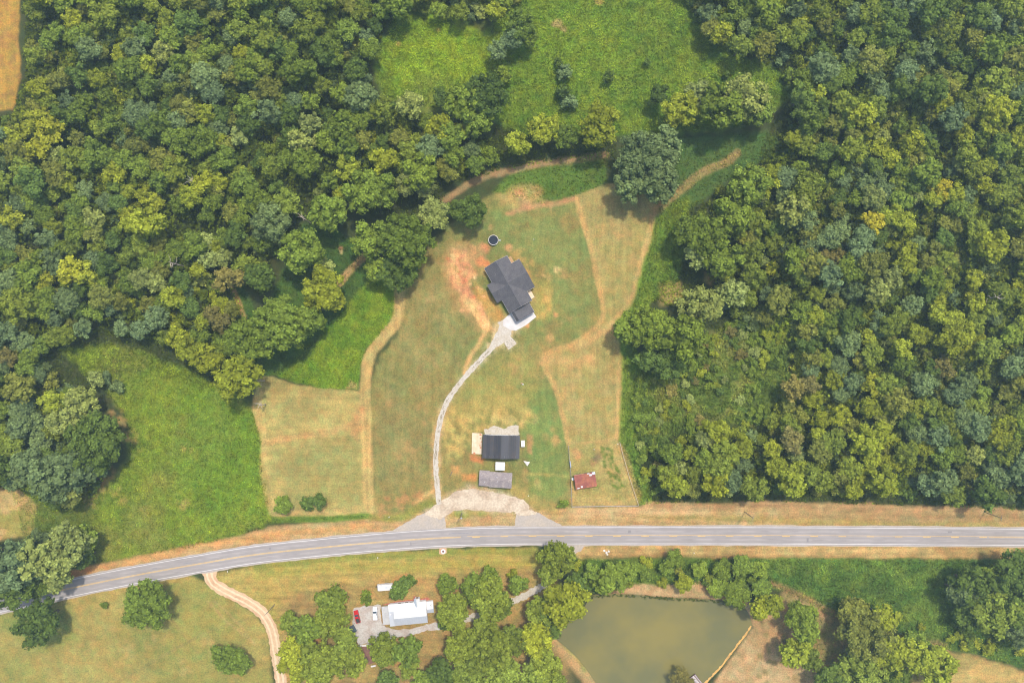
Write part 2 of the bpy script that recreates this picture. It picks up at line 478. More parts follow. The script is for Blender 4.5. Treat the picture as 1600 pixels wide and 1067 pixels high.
# verges and the south side
paint([(-110, 950), (-20, 930), (150, 882), (330, 848), (430, 822), (580, 806), (660, 800), (690, 812), (890, 792), (1000, 792), (1012, 782), (1090, 786), (1200, 782), (1300, 786), (1720, 797), (1720, 842), (900, 836), (700, 838), (500, 852), (300, 880), (-110, 965)],
      (200, 168, 120), warp=3, soft=3, mid=((184, 152, 104), nz_mid, .42, .6), stripes=(.8, 0, .6))
paint([(1000, 806), (1200, 812), (1400, 818), (1720, 822)], (160, 148, 78), width=9, warp=4, soft=4, op=.6)
paint([(900, 800), (1010, 800), (1100, 798)], (212, 176, 130), width=14, warp=6, soft=5, op=.7)
paint([(1020, 788), (1100, 790), (1240, 788), (1320, 792), (1450, 796), (1600, 803)], (176, 138, 98), width=10, warp=7, soft=4, op=.7, brk=(nz_mid, .35, .55))
paint([(1290, 803), (1500, 808), (1600, 806)], (160, 132, 88), width=14, warp=6, soft=6, op=.6)
paint([(430, 812), (500, 810), (575, 806)], (112, 140, 50), width=10, warp=2, soft=2, op=.9, stripes=(0, 0, 1))
paint([(580, 808), (625, 808), (665, 790), (685, 783)], (150, 146, 70), width=12, warp=3, soft=3, op=.9)
paint([(120, 893), (250, 866), (380, 842), (500, 827), (580, 820)], (214, 160, 100), width=9, warp=4, soft=4, op=.7)
paint([(96, 905), (140, 890)], (196, 128, 76), width=12, warp=3, soft=4, op=.8)
paint([(880, 850), (1720, 852), (1720, 875), (1200, 872), (1000, 870), (905, 874)], (180, 150, 98), warp=3, soft=2.5, mid=((196, 164, 108), nz_mid, .42, .6), stripes=(1, 0, .6))
paint([(910, 868), (1200, 870), (1500, 873)], (150, 118, 74), width=5, warp=3, soft=3, op=.6)
paint([(330, 895), (450, 875), (560, 864), (700, 858), (840, 855), (850, 870), (852, 905), (885, 1180), (440, 1180), (430, 980), (380, 935), (330, 915)], (188, 164, 92), warp=4, soft=4, mid=((170, 152, 82), nz_mid, .42, .6), stripes=(.9, 0, .5))
paint([(400, 888), (520, 872), (650, 866), (760, 862), (838, 862)], (146, 148, 66), width=11, warp=4, soft=4, op=.8)
paint([(400, 900), (520, 886), (650, 884), (760, 880), (838, 880)], (176, 166, 78), width=12, warp=4, soft=5, op=.6)
paint([(-110, 985), (120, 932), (250, 906), (300, 900), (330, 915), (395, 955), (420, 990), (433, 1180), (-110, 1180)], (168, 154, 88), warp=4, soft=4, mid=((154, 148, 80), nz_big, .42, .6), stripes=(0, 0, .5))
paint([(0, 960), (50, 950), (110, 955), (120, 1000), (60, 1020), (0, 985)], (128, 142, 70), warp=6, soft=12, op=.7)
paint([(100, 935), (200, 915), (290, 902)], (184, 158, 90), width=14, warp=4, soft=4, op=.7)
paint([(240, 930), (330, 930), (380, 1000), (300, 1050)], (160, 154, 82), warp=8, soft=18, op=.6)
paint([(185, 1066), (260, 1022), (330, 985), (410, 960)], (150, 136, 84), width=3, warp=2, soft=2, op=.7)
paint([(262, 960), (290, 995), (310, 1020)], (150, 132, 82), width=2.5, warp=2, soft=2, op=.5); paint([(325, 940), (355, 970), (398, 1005)], (184, 158, 106), width=3, warp=2, soft=2, op=.6)
paint([(335, 940), (365, 965), (402, 1010)], (184, 158, 106), width=2.5, warp=2, soft=2, op=.6)
for u, v, r in [(200, 1010, 16), (290, 1045, 12), (170, 985, 12), (330, 1005, 14), (240, 1000, 14)]:
    disc(u, v, r, (188, 154, 100), op=.45, brk=(nz_small, .35, .6))
paint([(440, 935), (560, 905), (700, 900), (860, 890), (910, 960), (870, 1180), (440, 1180)], (178, 150, 94), warp=8, soft=12, mid=((160, 130, 88), nz_mid, .42, .6), op=.75)
paint([(590, 900), (690, 905), (730, 930), (690, 945), (600, 940), (570, 925)], (190, 152, 94), warp=6, soft=10, op=.7)
paint([(640, 975), (700, 975), (720, 1000), (680, 1030), (650, 1030)], (170, 142, 88), warp=5, soft=8, op=.8)
disc(797, 905, 15, (204, 158, 108), op=.6, e=.7); disc(500, 1000, 12, (186, 130, 84), op=.8); disc(632, 905, 10, (204, 142, 92), op=.6)
paint(SOUTH_E, (92, 124, 50), warp=3, soft=3, mid=((110, 136, 54), nz_mid, .45, .62), stripes=(0, 0, 1))
paint([(890, 872), (1090, 872), (1120, 905), (1080, 918), (930, 928), (900, 900)], (98, 122, 46), warp=4, soft=4, stripes=(0, 0, 1))
paint([(1230, 925), (1330, 975), (1480, 1005), (1490, 1050), (1470, 1180), (1270, 1180), (1240, 1040), (1190, 990), (1190, 950)], (152, 138, 86), warp=5, soft=6, mid=((186, 152, 108), nz_mid, .46, .6), stripes=(0, 0, .8))
paint([(1205, 910), (1260, 935), (1310, 960), (1315, 985)], (178, 138, 98), width=8, warp=3, soft=4, op=.8)
paint([(1480, 1018), (1530, 1025), (1600, 1048), (1720, 1060), (1720, 1180), (1470, 1180), (1475, 1060)], (198, 168, 104), warp=4, soft=4, mid=((172, 150, 90), nz_mid, .44, .6), stripes=(.6, 0, .6))
# pond banks
paint([(925, 934), (960, 922), (990, 912), (1060, 912), (1115, 905), (1150, 930), (1180, 945), (1190, 985), (1215, 960), (1262, 1000), (1300, 1070), (1290, 1180), (1040, 1180), (1140, 1030), (1176, 980), (1150, 945), (1040, 938)],
      (204, 172, 128), warp=3, soft=3, mid=((178, 146, 104), nz_mid, .42, .6))
paint([(860, 985), (880, 1010), (902, 1032), (925, 1064), (950, 1110)], (196, 160, 112), width=26, warp=4, soft=5, op=.9)
paint([(885, 1008), (905, 1030), (915, 1048)], (140, 140, 74), width=7, warp=3, soft=3, op=.7)
for i in range(26): disc(R.uniform(1180, 1290), R.uniform(990, 1067), R.uniform(2, 5), (130, 130, 78), op=.6)
# tracks
paint([(695, 312), (735, 288), (790, 268), (850, 256), (945, 242)], (172, 142, 102), width=11, warp=3, soft=3, op=.9)
paint([(1018, 335), (1055, 303), (1095, 272), (1135, 253), (1152, 238)], (172, 142, 96), width=12, warp=2, soft=3, op=.9)
paint([(1025, 330), (1060, 300), (1100, 271), (1140, 253)], (146, 136, 78), width=3, warp=2, soft=2, op=.7)
paint([(532, 442), (545, 425), (562, 408), (575, 396)], (188, 154, 106), width=11, warp=1.5, soft=2, op=.95)
paint([(358, 430), (366, 455), (375, 478), (382, 496)], (196, 162, 106), width=8, warp=1.5, soft=2, op=.9)
disc(532, 388, 4, (176, 120, 84)); disc(533, 394, 3, (205, 180, 130))
paint([(775, 308), (800, 290), (830, 288), (845, 312), (800, 330)], (190, 164, 104), warp=5, soft=6, op=.7, stripes=(.5, .5, .4))
paint([(795, 335), (830, 325), (870, 318), (896, 310)], (204, 150, 108), width=8, warp=4, soft=3, op=.75)
disc(812, 305, 10, (206, 146, 106), op=.6, brk=(nz_small, .3, .55)); disc(838, 298, 9, (186, 148, 96), op=.6); disc(820, 320, 8, (205, 148, 112), op=.6); disc(865, 325, 7, (206, 158, 124), op=.5, brk=(nz_small, .35, .55))
# red clay round the new house
paint([(700, 390), (725, 385), (760, 380), (775, 400), (760, 425), (760, 455), (775, 490), (770, 520), (745, 515), (720, 480), (704, 450), (697, 415)], (212, 158, 112), warp=12, soft=12, op=.6, brk=(nz_mid, .3, .5))
paint([(712, 400), (728, 395), (740, 412), (748, 425), (738, 440), (742, 460), (748, 478), (757, 498), (762, 512), (748, 502), (730, 478), (716, 450), (706, 435), (704, 415)], (222, 154, 114), warp=10, soft=5, op=.85, mid=((216, 172, 120), nz_small, .42, .6))
paint([(728, 470), (740, 478), (760, 500), (770, 515), (758, 518), (742, 500)], (236, 186, 126), warp=5, soft=4, op=.9)
paint([(748, 440), (762, 462), (790, 495), (778, 508), (758, 492), (745, 462)], (202, 158, 88), warp=6, soft=5, op=.85)
for i in range(70):
    t_ = R.random(); u = 706 + t_ * 52 + R.gauss(0, 9); v = 395 + t_ * 115 + R.gauss(0, 7)
    disc(u, v, R.uniform(1, 3.2), R.choice([(238, 178, 128), (214, 124, 84), (172, 140, 84), (150, 140, 80), (240, 196, 146)]), op=R.uniform(.4, .8), soft=1.2, e=R.uniform(.6, 1.6))
disc(714, 397, 6, (230, 172, 120), op=.8); disc(756, 387, 8, (220, 150, 108), op=.75); disc(750, 408, 7, (226, 142, 94), op=.8); disc(760, 412, 5, (228, 140, 92), op=.85); disc(795, 388, 6, (224, 158, 112), op=.7); disc(738, 387, 5, (216, 160, 112), op=.5)
paint([(800, 395), (822, 390), (845, 430), (862, 428), (858, 440), (842, 445), (836, 480), (830, 470)], (192, 152, 92), warp=6, soft=5, op=.6, brk=(nz_small, .3, .55))
for u, v, r, c in [(853, 433, 6, (232, 190, 130)), (870, 422, 5, (226, 184, 128)), (853, 455, 5, (226, 182, 122)), (853, 466, 6, (226, 168, 112)), (855, 484, 5, (228, 158, 108)), (868, 492, 4, (228, 158, 108)), (848, 493, 5, (222, 152, 104)), (838, 495, 4, (230, 164, 108)), (862, 527, 6, (214, 172, 110)), (825, 508, 4, (230, 160, 108))]:
    disc(u, v, r, c, op=.75, brk=(nz_small, .3, .5))
paint([(838, 440), (860, 440), (862, 500), (838, 500)], (190, 170, 90), warp=6, soft=6, op=.55)
paint([(760, 515), (752, 530), (735, 555), (726, 580)], (226, 176, 120), width=7, warp=4, soft=3, op=.75)
# worn ground round the shop
paint([(700, 640), (760, 650), (760, 670), (735, 675), (733, 710), (700, 715), (692, 680)], (204, 176, 104), warp=5, soft=5, op=.75, brk=(nz_small, .38, .6))
paint([(760, 640), (830, 640), (815, 668), (760, 668)], (206, 178, 112), warp=6, soft=5, op=.7, brk=(nz_small, .38, .6))
paint([(690, 655), (735, 640), (800, 632), (820, 650)], (190, 166, 96), width=26, warp=6, soft=8, op=.5)
paint([(735, 709), (758, 714), (755, 726), (735, 720)], (218, 138, 88), warp=4, soft=3, op=.85)
paint([(706, 728), (720, 728), (716, 740), (706, 738)], (212, 152, 96), warp=4, soft=3, op=.7); paint([(720, 741), (744, 740), (743, 752), (722, 752)], (216, 148, 88), warp=3, soft=3, op=.85)
paint([(824, 680), (833, 680), (832, 710), (824, 708)], (196, 142, 98), warp=3, soft=3, op=.75)
disc(868, 688, 7, (190, 150, 96), op=.6, brk=(nz_small, .3, .5)); disc(820, 740, 8, (170, 138, 90), op=.6, e=.6); disc(842, 755, 9, (200, 168, 108), op=.5, e=.4)
paint([(820, 740), (860, 741), (890, 744)], (190, 170, 100), width=4, warp=2, soft=2, op=.6)
paint([(800, 764), (828, 775), (850, 792), (868, 800)], (178, 158, 92), width=14, warp=4, soft=5, op=.7)
paint([(585, 780), (640, 770), (672, 768), (640, 795), (590, 806)], (198, 138, 94), warp=6, soft=5, op=.6, brk=(nz_small, .3, .55))
paint([(650, 785), (672, 770), (680, 766)], (226, 182, 120), width=6, warp=4, soft=3, op=.7)
paint([(684, 770), (680, 740), (680, 720), (682, 680), (690, 645)], (206, 164, 110), width=16, warp=3, soft=4, op=.55)
nz_hue = fbm(GU / 14, GV / 14, 7, 3)[..., None] - .5
nz_hue2 = fbm(GU / 9, GV / 9, 2, 1)[..., None] - .5
GCOL = CG * (0.80 + 0.4 * nz_small[..., None]) * (0.86 + 0.28 * nz_mid[..., None])
GCOL = np.clip(GCOL * (1 + np.array([.17, -.06, -.10]) * (nz_hue + nz_hue2 * .8)) * np.array([.95, .925, .83]), 0, 1) * GAIN


def ground_colour(u, v):
    i = np.clip(((u + 110) / GS).astype(int), 0, NU - 1); j = np.clip(((v + 110) / GS).astype(int), 0, NV - 1)
    return GCOL[i, j]


def build_ground():
    X = (GU - 800) * S; Y = (533.5 - GV) * S
    Z = np.zeros_like(X)
    sl, a = region(smooth_closed(POND, 4), 0.6, 3.0)
    Z[sl] -= 1.5 * a
    V = np.stack([X, Y, Z], -1).reshape(-1, 3)
    idx = np.arange(NU * NV).reshape(NU, NV)
    Q = np.stack([idx[:-1, :-1], idx[:-1, 1:], idx[1:, 1:], idx[1:, :-1]], -1).reshape(-1, 4)
    x0, x1 = X.min(), X.max(); y0, y1 = Y.min(), Y.max(); B = 3000
    ring = np.array([(x0, y0, 0), (x1, y0, 0), (x1, y1, 0), (x0, y1, 0), (-B, -B, 0), (B, -B, 0), (B, B, 0), (-B, B, 0)], float)
    n0 = len(V)
    V = np.vstack([V, ring])
    Q = np.vstack([Q, np.array([(4, 5, 1, 0), (5, 6, 2, 1), (6, 7, 3, 2), (7, 4, 0, 3)]) + n0])
    me = bpy.data.meshes.new("ground")
    me.vertices.add(len(V)); me.vertices.foreach_set("co", V.ravel())
    me.loops.add(Q.size); me.loops.foreach_set("vertex_index", Q.ravel().astype(np.int32))
    me.polygons.add(len(Q)); me.polygons.foreach_set("loop_start", (np.arange(len(Q)) * 4).astype(np.int32))
    me.update(); me.validate()
    def attr(name, arr, extra):
        a_ = me.attributes.new(name, 'FLOAT_COLOR', 'POINT')
        full = np.ones((len(V), 4), np.float32)
        full[:n0, :3] = arr.reshape(-1, 3); full[n0:, :3] = extra
        a_.data.foreach_set("color", full.ravel())
    attr("field", GCOL, lin((84, 100, 48)) * GAIN)
    attr("grain", STR, (0, 0, .8))
    m, n, l, p = new_mat("ground")
    tc = n.new("ShaderNodeTexCoord")
    fa = n.new("ShaderNodeAttribute"); fa.attribute_name = "field"
    ga = n.new("ShaderNodeAttribute"); ga.attribute_name = "grain"
    sp = n.new("ShaderNodeSeparateColor"); l.new(ga.outputs["Color"], sp.inputs[0])
    def noise(scale, sc3, det=3):
        mp = n.new("ShaderNodeMapping"); mp.inputs["Scale"].default_value = sc3
        l.new(tc.outputs["Object"], mp.inputs[0])
        t = n.new("ShaderNodeTexNoise"); t.inputs["Scale"].default_value = scale; t.inputs["Detail"].default_value = det
        l.new(mp.outputs[0], t.inputs[0]); return t.outputs[0]
    def math_(op, a_, b_):
        q = n.new("ShaderNodeMath"); q.operation = op
        for k, x in enumerate((a_, b_)):
            if hasattr(x, "links"): l.new(x, q.inputs[k])
            else: q.inputs[k].default_value = x
        return q.outputs[0]
    fine = math_('SUBTRACT', noise(1.6, (1, 1, 1), 4), .5)
    sh = math_('MULTIPLY', math_('SUBTRACT', noise(1.0, (.05, .62, 1), 3), .5), sp.outputs[0])
    sv_ = math_('MULTIPLY', math_('SUBTRACT', noise(1.0, (.62, .05, 1), 3), .5), sp.outputs[1])
    tuft = math_('MULTIPLY', math_('SUBTRACT', noise(.75, (1, 1, 1), 3), .5), sp.outputs[2])
    tot = math_('ADD', math_('ADD', math_('ADD', math_('MULTIPLY', fine, 1.35), math_('MULTIPLY', math_('SUBTRACT', noise(.42, (1, 1, 1), 2), .5), .35)), math_('MULTIPLY', math_('ADD', sh, sv_), 1.0)), math_('MULTIPLY', tuft, .7))
    fac = math_('ADD', tot, 1.0)
    mx = n.new("ShaderNodeMix"); mx.data_type = 'RGBA'; mx.blend_type = 'MULTIPLY'; mx.inputs[0].default_value = 1
    l.new(fa.outputs["Color"], mx.inputs[6]); l.new(fac, mx.inputs[7])
    hn = math_('ADD', math_('MULTIPLY', noise(.33, (1, 1, 1), 4), .6), math_('MULTIPLY', noise(1.1, (1, 1, 1), 3), .4))
    hr = n.new("ShaderNodeMapRange"); hr.inputs[1].default_value = .36; hr.inputs[2].default_value = .64; l.new(hn, hr.inputs[0])
    hm = n.new("ShaderNodeMix"); hm.data_type = 'RGBA'; hm.inputs[6].default_value = (.84, .99, .90, 1); hm.inputs[7].default_value = (1.15, 1.0, .98, 1)
    l.new(hr.outputs[0], hm.inputs[0])
    m3 = n.new("ShaderNodeMix"); m3.data_type = 'RGBA'; m3.blend_type = 'MULTIPLY'; m3.inputs[0].default_value = 1
    l.new(mx.outputs[2], m3.inputs[6]); l.new(hm.outputs[2], m3.inputs[7])
    l.new(m3.outputs[2], p.inputs["Base Color"])
    p.inputs["Roughness"].default_value = .95; p.inputs["Specular IOR Level"].default_value = .1
    o = link("ground", me, m); o["kind"] = "structure"
    return o


build_ground()

# ------------------------------------------------------------------ roads, drives, water
def sheet(name, poly, z, mat, ragged=0.0, step=1.2, seed=0):
    """flat piece of ground cover; edges worn uneven when ragged (metres)"""
    P = [Vector(pt(u, v)).to_2d() for u, v in poly]
    out = []
    rr = random.Random(seed + 5)
    for i in range(len(P)):
        a, b = P[i], P[(i + 1) % len(P)]
        k = max(1, int((b - a).length / step)) if ragged else 1
        for j in range(k):
            q = a.lerp(b, j / k)
            if ragged: q = q + Vector((rr.uniform(-1, 1), rr.uniform(-1, 1))) * ragged
            out.append((q.x, q.y, z))
    me = bpy.data.meshes.new(name)
    area = sum(out[i][0] * out[(i + 1) % len(out)][1] - out[(i + 1) % len(out)][0] * out[i][1] for i in range(len(out)))
    if area < 0: out = out[::-1]
    me.from_pydata(out, [], [tuple(range(len(out)))])
    me.update()
    o = link(name, me, mat); o["kind"] = "structure"
    return o


def ribbon(name, pl, width, z, mat, off=0.0, ragged=0.0, seed=0, kind="structure", parent=None, camber=0.0, rng_=None):
    P = [Vector(pt(u, v)).to_2d() for u, v in pl]
    rr = random.Random(seed)
    vs_, fs_ = [], []
    for i, p in enumerate(P):
        d = (P[min(i + 1, len(P) - 1)] - P[max(i - 1, 0)]).normalized()
        nrm = Vector((-d.y, d.x))
        w = width / 2
        a = p + nrm * (off + w + rr.uniform(-1, 1) * ragged); b = p + nrm * (off - w + rr.uniform(-1, 1) * ragged)
        vs_ += [(a.x, a.y, z), (b.x, b.y, z)]
        if i: fs_.append((2 * i - 2, 2 * i - 1, 2 * i + 1, 2 * i))
    me = bpy.data.meshes.new(name); me.from_pydata(vs_, [], fs_); me.update()
    o = link(name, me, mat, parent)
    if kind: o["kind"] = kind
    return o


def resample(pl, step):
    """even steps (pixels) along a polyline"""
    out = [pl[0]]; acc = 0.0
    for i in range(len(pl) - 1):
        a, b = np.array(pl[i], float), np.array(pl[i + 1], float)
        L = np.linalg.norm(b - a); t = step - acc
        while t <= L:
            out.append(tuple(a + (b - a) * t / L)); t += step
        acc = (acc + L) % step
    return out


M = {}
M["asphalt"] = mat_rough("asphalt", alb(180, 171, 165), .95, .14, .9, col2=alb(160, 152, 148), var2=.7, scale2=.12, stretch=(.12, 1.6, 1))
M["asphalt_old"] = mat_rough("asphalt_old", alb(190, 178, 164), .9, .14, 1.2, col2=alb(200, 184, 164), var2=.8, scale2=.2)
M["tire"] = mat_rough("tire_marks", alb(152, 148, 150), .9, .12, .6, stretch=(.1, 1, 1))
M["line_white"] = mat_rough("line_white", alb(238, 232, 226), .8, .12, .8)
M["line_yellow"] = mat_rough("line_yellow", alb(240, 196, 108), .8, .15, .8)
M["gravel_white"] = mat_rough("gravel_white", alb(212, 201, 184), .95, .2, 1.6, col2=alb(198, 182, 156), var2=.6, scale2=.35)
M["gravel_tan"] = mat_rough("gravel_tan", alb(222, 202, 174), .95, .26, 1.2, col2=alb(196, 172, 144), var2=.9, scale2=.22)
M["gravel_grey"] = mat_rough("gravel_grey", alb(208, 200, 190), .95, .2, 1.4, col2=alb(190, 172, 158), var2=.8, scale2=.25)
M["rut"] = mat_rough("rut", alb(170, 156, 132), .95, .3, 1.5)
M["dirt"] = mat_rough("dirt", alb(224, 190, 148), .95, .14, .8, col2=alb(214, 166, 124), var2=.8, scale2=.18)
M["dirt_light"] = mat_rough("dirt_light", alb(240, 212, 172), .95, .12, .8)
M["concrete"] = mat_rough("concrete", alb(232, 226, 220), .9, .08, .8, col2=alb(214, 206, 198), var2=.8, scale2=.3)
M["slab_cream"] = mat_rough("slab_cream", alb(246, 224, 190), .9, .08, .8, col2=alb(238, 196, 154), var2=.6, scale2=.5)

ROAD = smooth(ROAD_PX, 10)
ribbon("road", ROAD, 8.1, .10, M["asphalt"])
for side in (1, -1):
    # worn wheel tracks are in the asphalt itself; shoulders fall off to the grass
    ribbon("road_shoulder", ROAD, .7, .05, M["asphalt_old"], off=side * 4.15, ragged=.22, seed=side + 4)
    ribbon("edge_line", ROAD, .2, .104, M["line_white"], off=side * 3.55)
ribbon("centre_line", [p for p in ROAD if p[0] < 728], .16, .104, M["line_yellow"], off=.17)
ribbon("centre_line", [p for p in ROAD if p[0] < 722], .16, .104, M["line_yellow"], off=-.17)
ribbon("centre_line", [p for p in ROAD if p[0] >= 722], .13, .104, M["line_yellow"], off=.17)
dash = resample([p for p in ROAD if p[0] > 726], 2.0)
me_d = None
for k in range(0, len(dash) - 8, 22):
    seg = dash[k + 4:k + 11]
    if seg and seg[0][0] < 1540 and len(seg) > 3:
        ribbon("centre_dash", seg, .26, .104, M["line_yellow"], off=-.2)
ribbon("centre_line", [p for p in ROAD if p[0] > 1535], .2, .104, M["line_yellow"], off=-.2)
M['tar'] = mat_rough('tar_patch', alb(150, 144, 142), .9, .15, 1)
for i, (u, du, w_, off) in enumerate([(420, 5, .9, 1.9), (560, 14, .12, -2.2), (640, 3, 1.6, -1.8), (980, 6, 1.2, 1.7), (1110, 26, .1, .7), (1260, 4, 1.9, -1.9), (1330, 30, .1, -2.4), (1480, 8, .8, 2.0), (330, 20, .1, .6), (860, 18, .1, 1.2)]):
    seg = [p for p in resample(ROAD, 1.5) if u < p[0] < u + du]
    ribbon('road_patch', seg, w_, .1062, M['tar'], off=off, ragged=.05, seed=i + 70)
M['wheel_path'] = mat_rough('wheel_path', alb(168, 160, 155), .95, .12, .7, stretch=(.15, 1, 1))
for off in (-2.65, -.95, .95, 2.65):
    ribbon('wheel_path', ROAD, .75, .102, M['wheel_path'], off=off, ragged=.06, seed=int(off * 7) + 40)
for i, (u, du, off) in enumerate([(150, 22, 1.6), (238, 10, 1.4), (288, 12, 1.2), (60, 14, -1.2), (700, 40, 1.7), (230, 8, -1.5)]):
    seg = [p for p in resample(ROAD, 2.0) if u < p[0] < u + du]
    if len(seg) > 2: ribbon("skid_mark", seg, .3, .104, M["tire"], off=off, ragged=.1, seed=i)

sheet("driveway_apron", [(606, 834), (628, 820), (652, 806), (672, 797), (688, 792), (694, 806), (698, 827), (690, 835), (640, 838)], .06, M["asphalt_old"], .25, seed=1)
sheet("driveway_apron", [(803, 829), (808, 800), (826, 799), (842, 801), (858, 810), (890, 827), (850, 832)], .06, M["asphalt_old"], .25, seed=2)
sheet("driveway_apron", [(886, 848), (918, 848), (908, 860), (898, 866), (890, 858)], .06, M["asphalt_old"], .25, seed=3)
sheet("gravel_yard", [(672, 797), (684, 785), (700, 776), (712, 768), (735, 763), (770, 768), (800, 775), (818, 781), (828, 792), (826, 799), (806, 800), (770, 799), (735, 796), (712, 797), (696, 805), (684, 802)], .03, M["gravel_tan"], .35, seed=4)
sheet("gravel_spill", [(662, 803), (676, 794), (688, 786), (700, 790), (698, 803), (688, 811), (676, 807)], .066, M["gravel_tan"], .5, .7, seed=41)
sheet("gravel_spill", [(803, 803), (810, 796), (828, 795), (840, 802), (826, 806), (814, 804)], .066, M["gravel_tan"], .5, .7, seed=42)
DRIVE = smooth([(686, 790), (684, 765), (681, 735), (682, 700), (685, 672), (690, 650), (700, 625), (716, 602), (734, 580), (752, 561), (766, 546), (779, 530), (788, 516)], 8)
ribbon("gravel_driveway", resample(DRIVE, 4), 2.2, .034, M["gravel_white"], ragged=.2, seed=2)
for i in range(44):
    k = R.randrange(2, len(DRIVE) - 12)
    ribbon("wheel_rut", DRIVE[k:k + R.choice((2, 2, 3))], R.uniform(.25, .55), .0375 + i * .0001, M["rut"], off=R.choice((-.25, -.1, 0, 0, .1, .2, .5)), ragged=.14, seed=i)
sheet("gravel_driveway", [(762, 549), (768, 535), (775, 522), (780, 508), (778, 503), (787, 499), (800, 513), (798, 524), (790, 533), (778, 541)], .042, M["gravel_white"], .3, seed=6)
sheet("gravel_pad", [(789, 528), (796, 524), (801, 528), (807, 537), (795, 547), (789, 537)], .046, M["gravel_white"], .25, seed=7)
for i in range(14):
    u, v = R.uniform(791, 803), R.uniform(530, 543)
    if abs(u - 797) + abs(v - 537) < 11: sheet("gravel_pad", [(u - .8, v - .6), (u + .8, v - .5), (u + .6, v + .8), (u - .6, v + .6)], .05 + i * .0004, M["rut"])
LANE = smooth([(330, 884), (327, 897), (335, 912), (360, 927), (390, 942), (412, 960), (425, 985), (431, 1015), (437, 1050), (444, 1110), (452, 1180)], 8)
ribbon("dirt_road", resample(LANE, 4), 5.0, .03, M["dirt"], ragged=.3, seed=5)
sheet("dirt_road", [(298, 885), (345, 876), (352, 879), (340, 890), (336, 905), (322, 905), (314, 893)], .026, M["dirt"], .3, seed=9)
for off in (-1.0, 1.0):
    ribbon("wheel_track", resample(LANE, 4), .8, .034, M["dirt_light"], off=off, ragged=.15, seed=8)
sheet("gravel_lot", [(552, 948), (575, 946), (594, 944), (596, 974), (612, 983), (640, 982), (670, 974), (683, 972), (697, 977), (690, 984), (668, 984), (645, 992), (615, 997), (595, 996), (582, 1003), (562, 1008), (556, 998), (551, 975)], .03, M["gravel_grey"], .35, seed=10)
ribbon("gravel_lane", resample(smooth([(688, 978), (715, 971), (745, 962), (775, 950), (800, 940), (830, 925), (850, 914), (868, 900)], 6), 3), 3.0, .026, M["gravel_white"], ragged=.4, seed=11)
M["brick_red"] = mat_rough("brick_dust", alb(190, 112, 88), .9, .3, 1.6)
sheet("brick_walk", [(643, 940), (646, 931), (652, 931), (656, 935), (668, 932), (672, 937), (660, 941)], .03, M["brick_red"], .25, seed=12)
sheet("brick_walk", [(594, 945), (615, 940), (645, 936), (645, 939.5), (606, 944.5)], .027, M["brick_red"], .15, seed=13)
M["earth_brown"] = mat_rough("earth_brown", alb(140, 98, 84), .95, .2, 1.2, col2=alb(160, 118, 96), var2=.7, scale2=.4)
sheet("earth_path", [(564, 1008), (577, 1006), (582, 1020), (587, 1034), (576, 1038), (570, 1024)], .03, M["earth_brown"], .12, seed=14)

# pond
mw, nw, lw, pw = new_mat("pond_water")
tcw = nw.new("ShaderNodeTexCoord"); n1 = nw.new("ShaderNodeTexNoise"); n1.inputs["Scale"].default_value = .05; n1.inputs["Detail"].default_value = 3
lw.new(tcw.outputs["Object"], n1.inputs[0])
rw = nw.new("ShaderNodeMapRange"); rw.inputs[1].default_value = .35; rw.inputs[2].default_value = .65; lw.new(n1.outputs[0], rw.inputs[0])
mxw = nw.new("ShaderNodeMix"); mxw.data_type = 'RGBA'
mxw.inputs[6].default_value = alb(120, 117, 76); mxw.inputs[7].default_value = alb(144, 132, 74)
lw.new(rw.outputs[0], mxw.inputs[0]); lw.new(mxw.outputs[2], pw.inputs["Base Color"])
pw.inputs["Roughness"].default_value = .16; pw.inputs["IOR"].default_value = 1.33; pw.inputs["Specular IOR Level"].default_value = .35
n2 = nw.new("ShaderNodeTexNoise"); n2.inputs["Scale"].default_value = 1.6; n2.inputs["Detail"].default_value = 2; lw.new(tcw.outputs["Object"], n2.inputs[0])
bw = nw.new("ShaderNodeBump"); bw.inputs["Strength"].default_value = .08; bw.inputs["Distance"].default_value = .1; lw.new(n2.outputs[0], bw.inputs["Height"])
lw.new(bw.outputs[0], pw.inputs["Normal"])
sheet("pond", [(1010 + (u - 1010) * 1.006, 1020 + (v - 1020) * 1.006) for u, v in smooth_closed(POND, 5)], -.4, mw)
M["shallows"] = mat_rough("shallow_sand", alb(228, 176, 92), .7, .2, .8, col2=alb(206, 160, 90), var2=.7, scale2=.3)
ribbon("sandy_shallows", resample(smooth([(1174, 978), (1168, 988), (1154, 1006), (1141, 1023), (1128, 1040), (1114, 1055), (1100, 1070), (1066, 1106)], 6), 3), .75, -.385, M["shallows"], ragged=.22, seed=3)

# ------------------------------------------------------------------ summer haze in the air
HAZE = 0.00018
mh = bpy.data.materials.new("haze"); mh.use_nodes = True
for nd in list(mh.node_tree.nodes):
    if nd.type == 'BSDF_PRINCIPLED': mh.node_tree.nodes.remove(nd)
pv = mh.node_tree.nodes.new("ShaderNodeVolumePrincipled")
pv.inputs["Color"].default_value = (.62, .86, 1.0, 1)
pv.inputs["Density"].default_value = HAZE
pv.inputs["Anisotropy"].default_value = .2
mh.node_tree.links.new(pv.outputs[0], mh.node_tree.nodes["Material Output"].inputs["Volume"])
hz_ = MB().box(-3010, 3010, -3010, 3010, -3.0, H + 3).build("haze", mh); hz_["kind"] = "stuff"

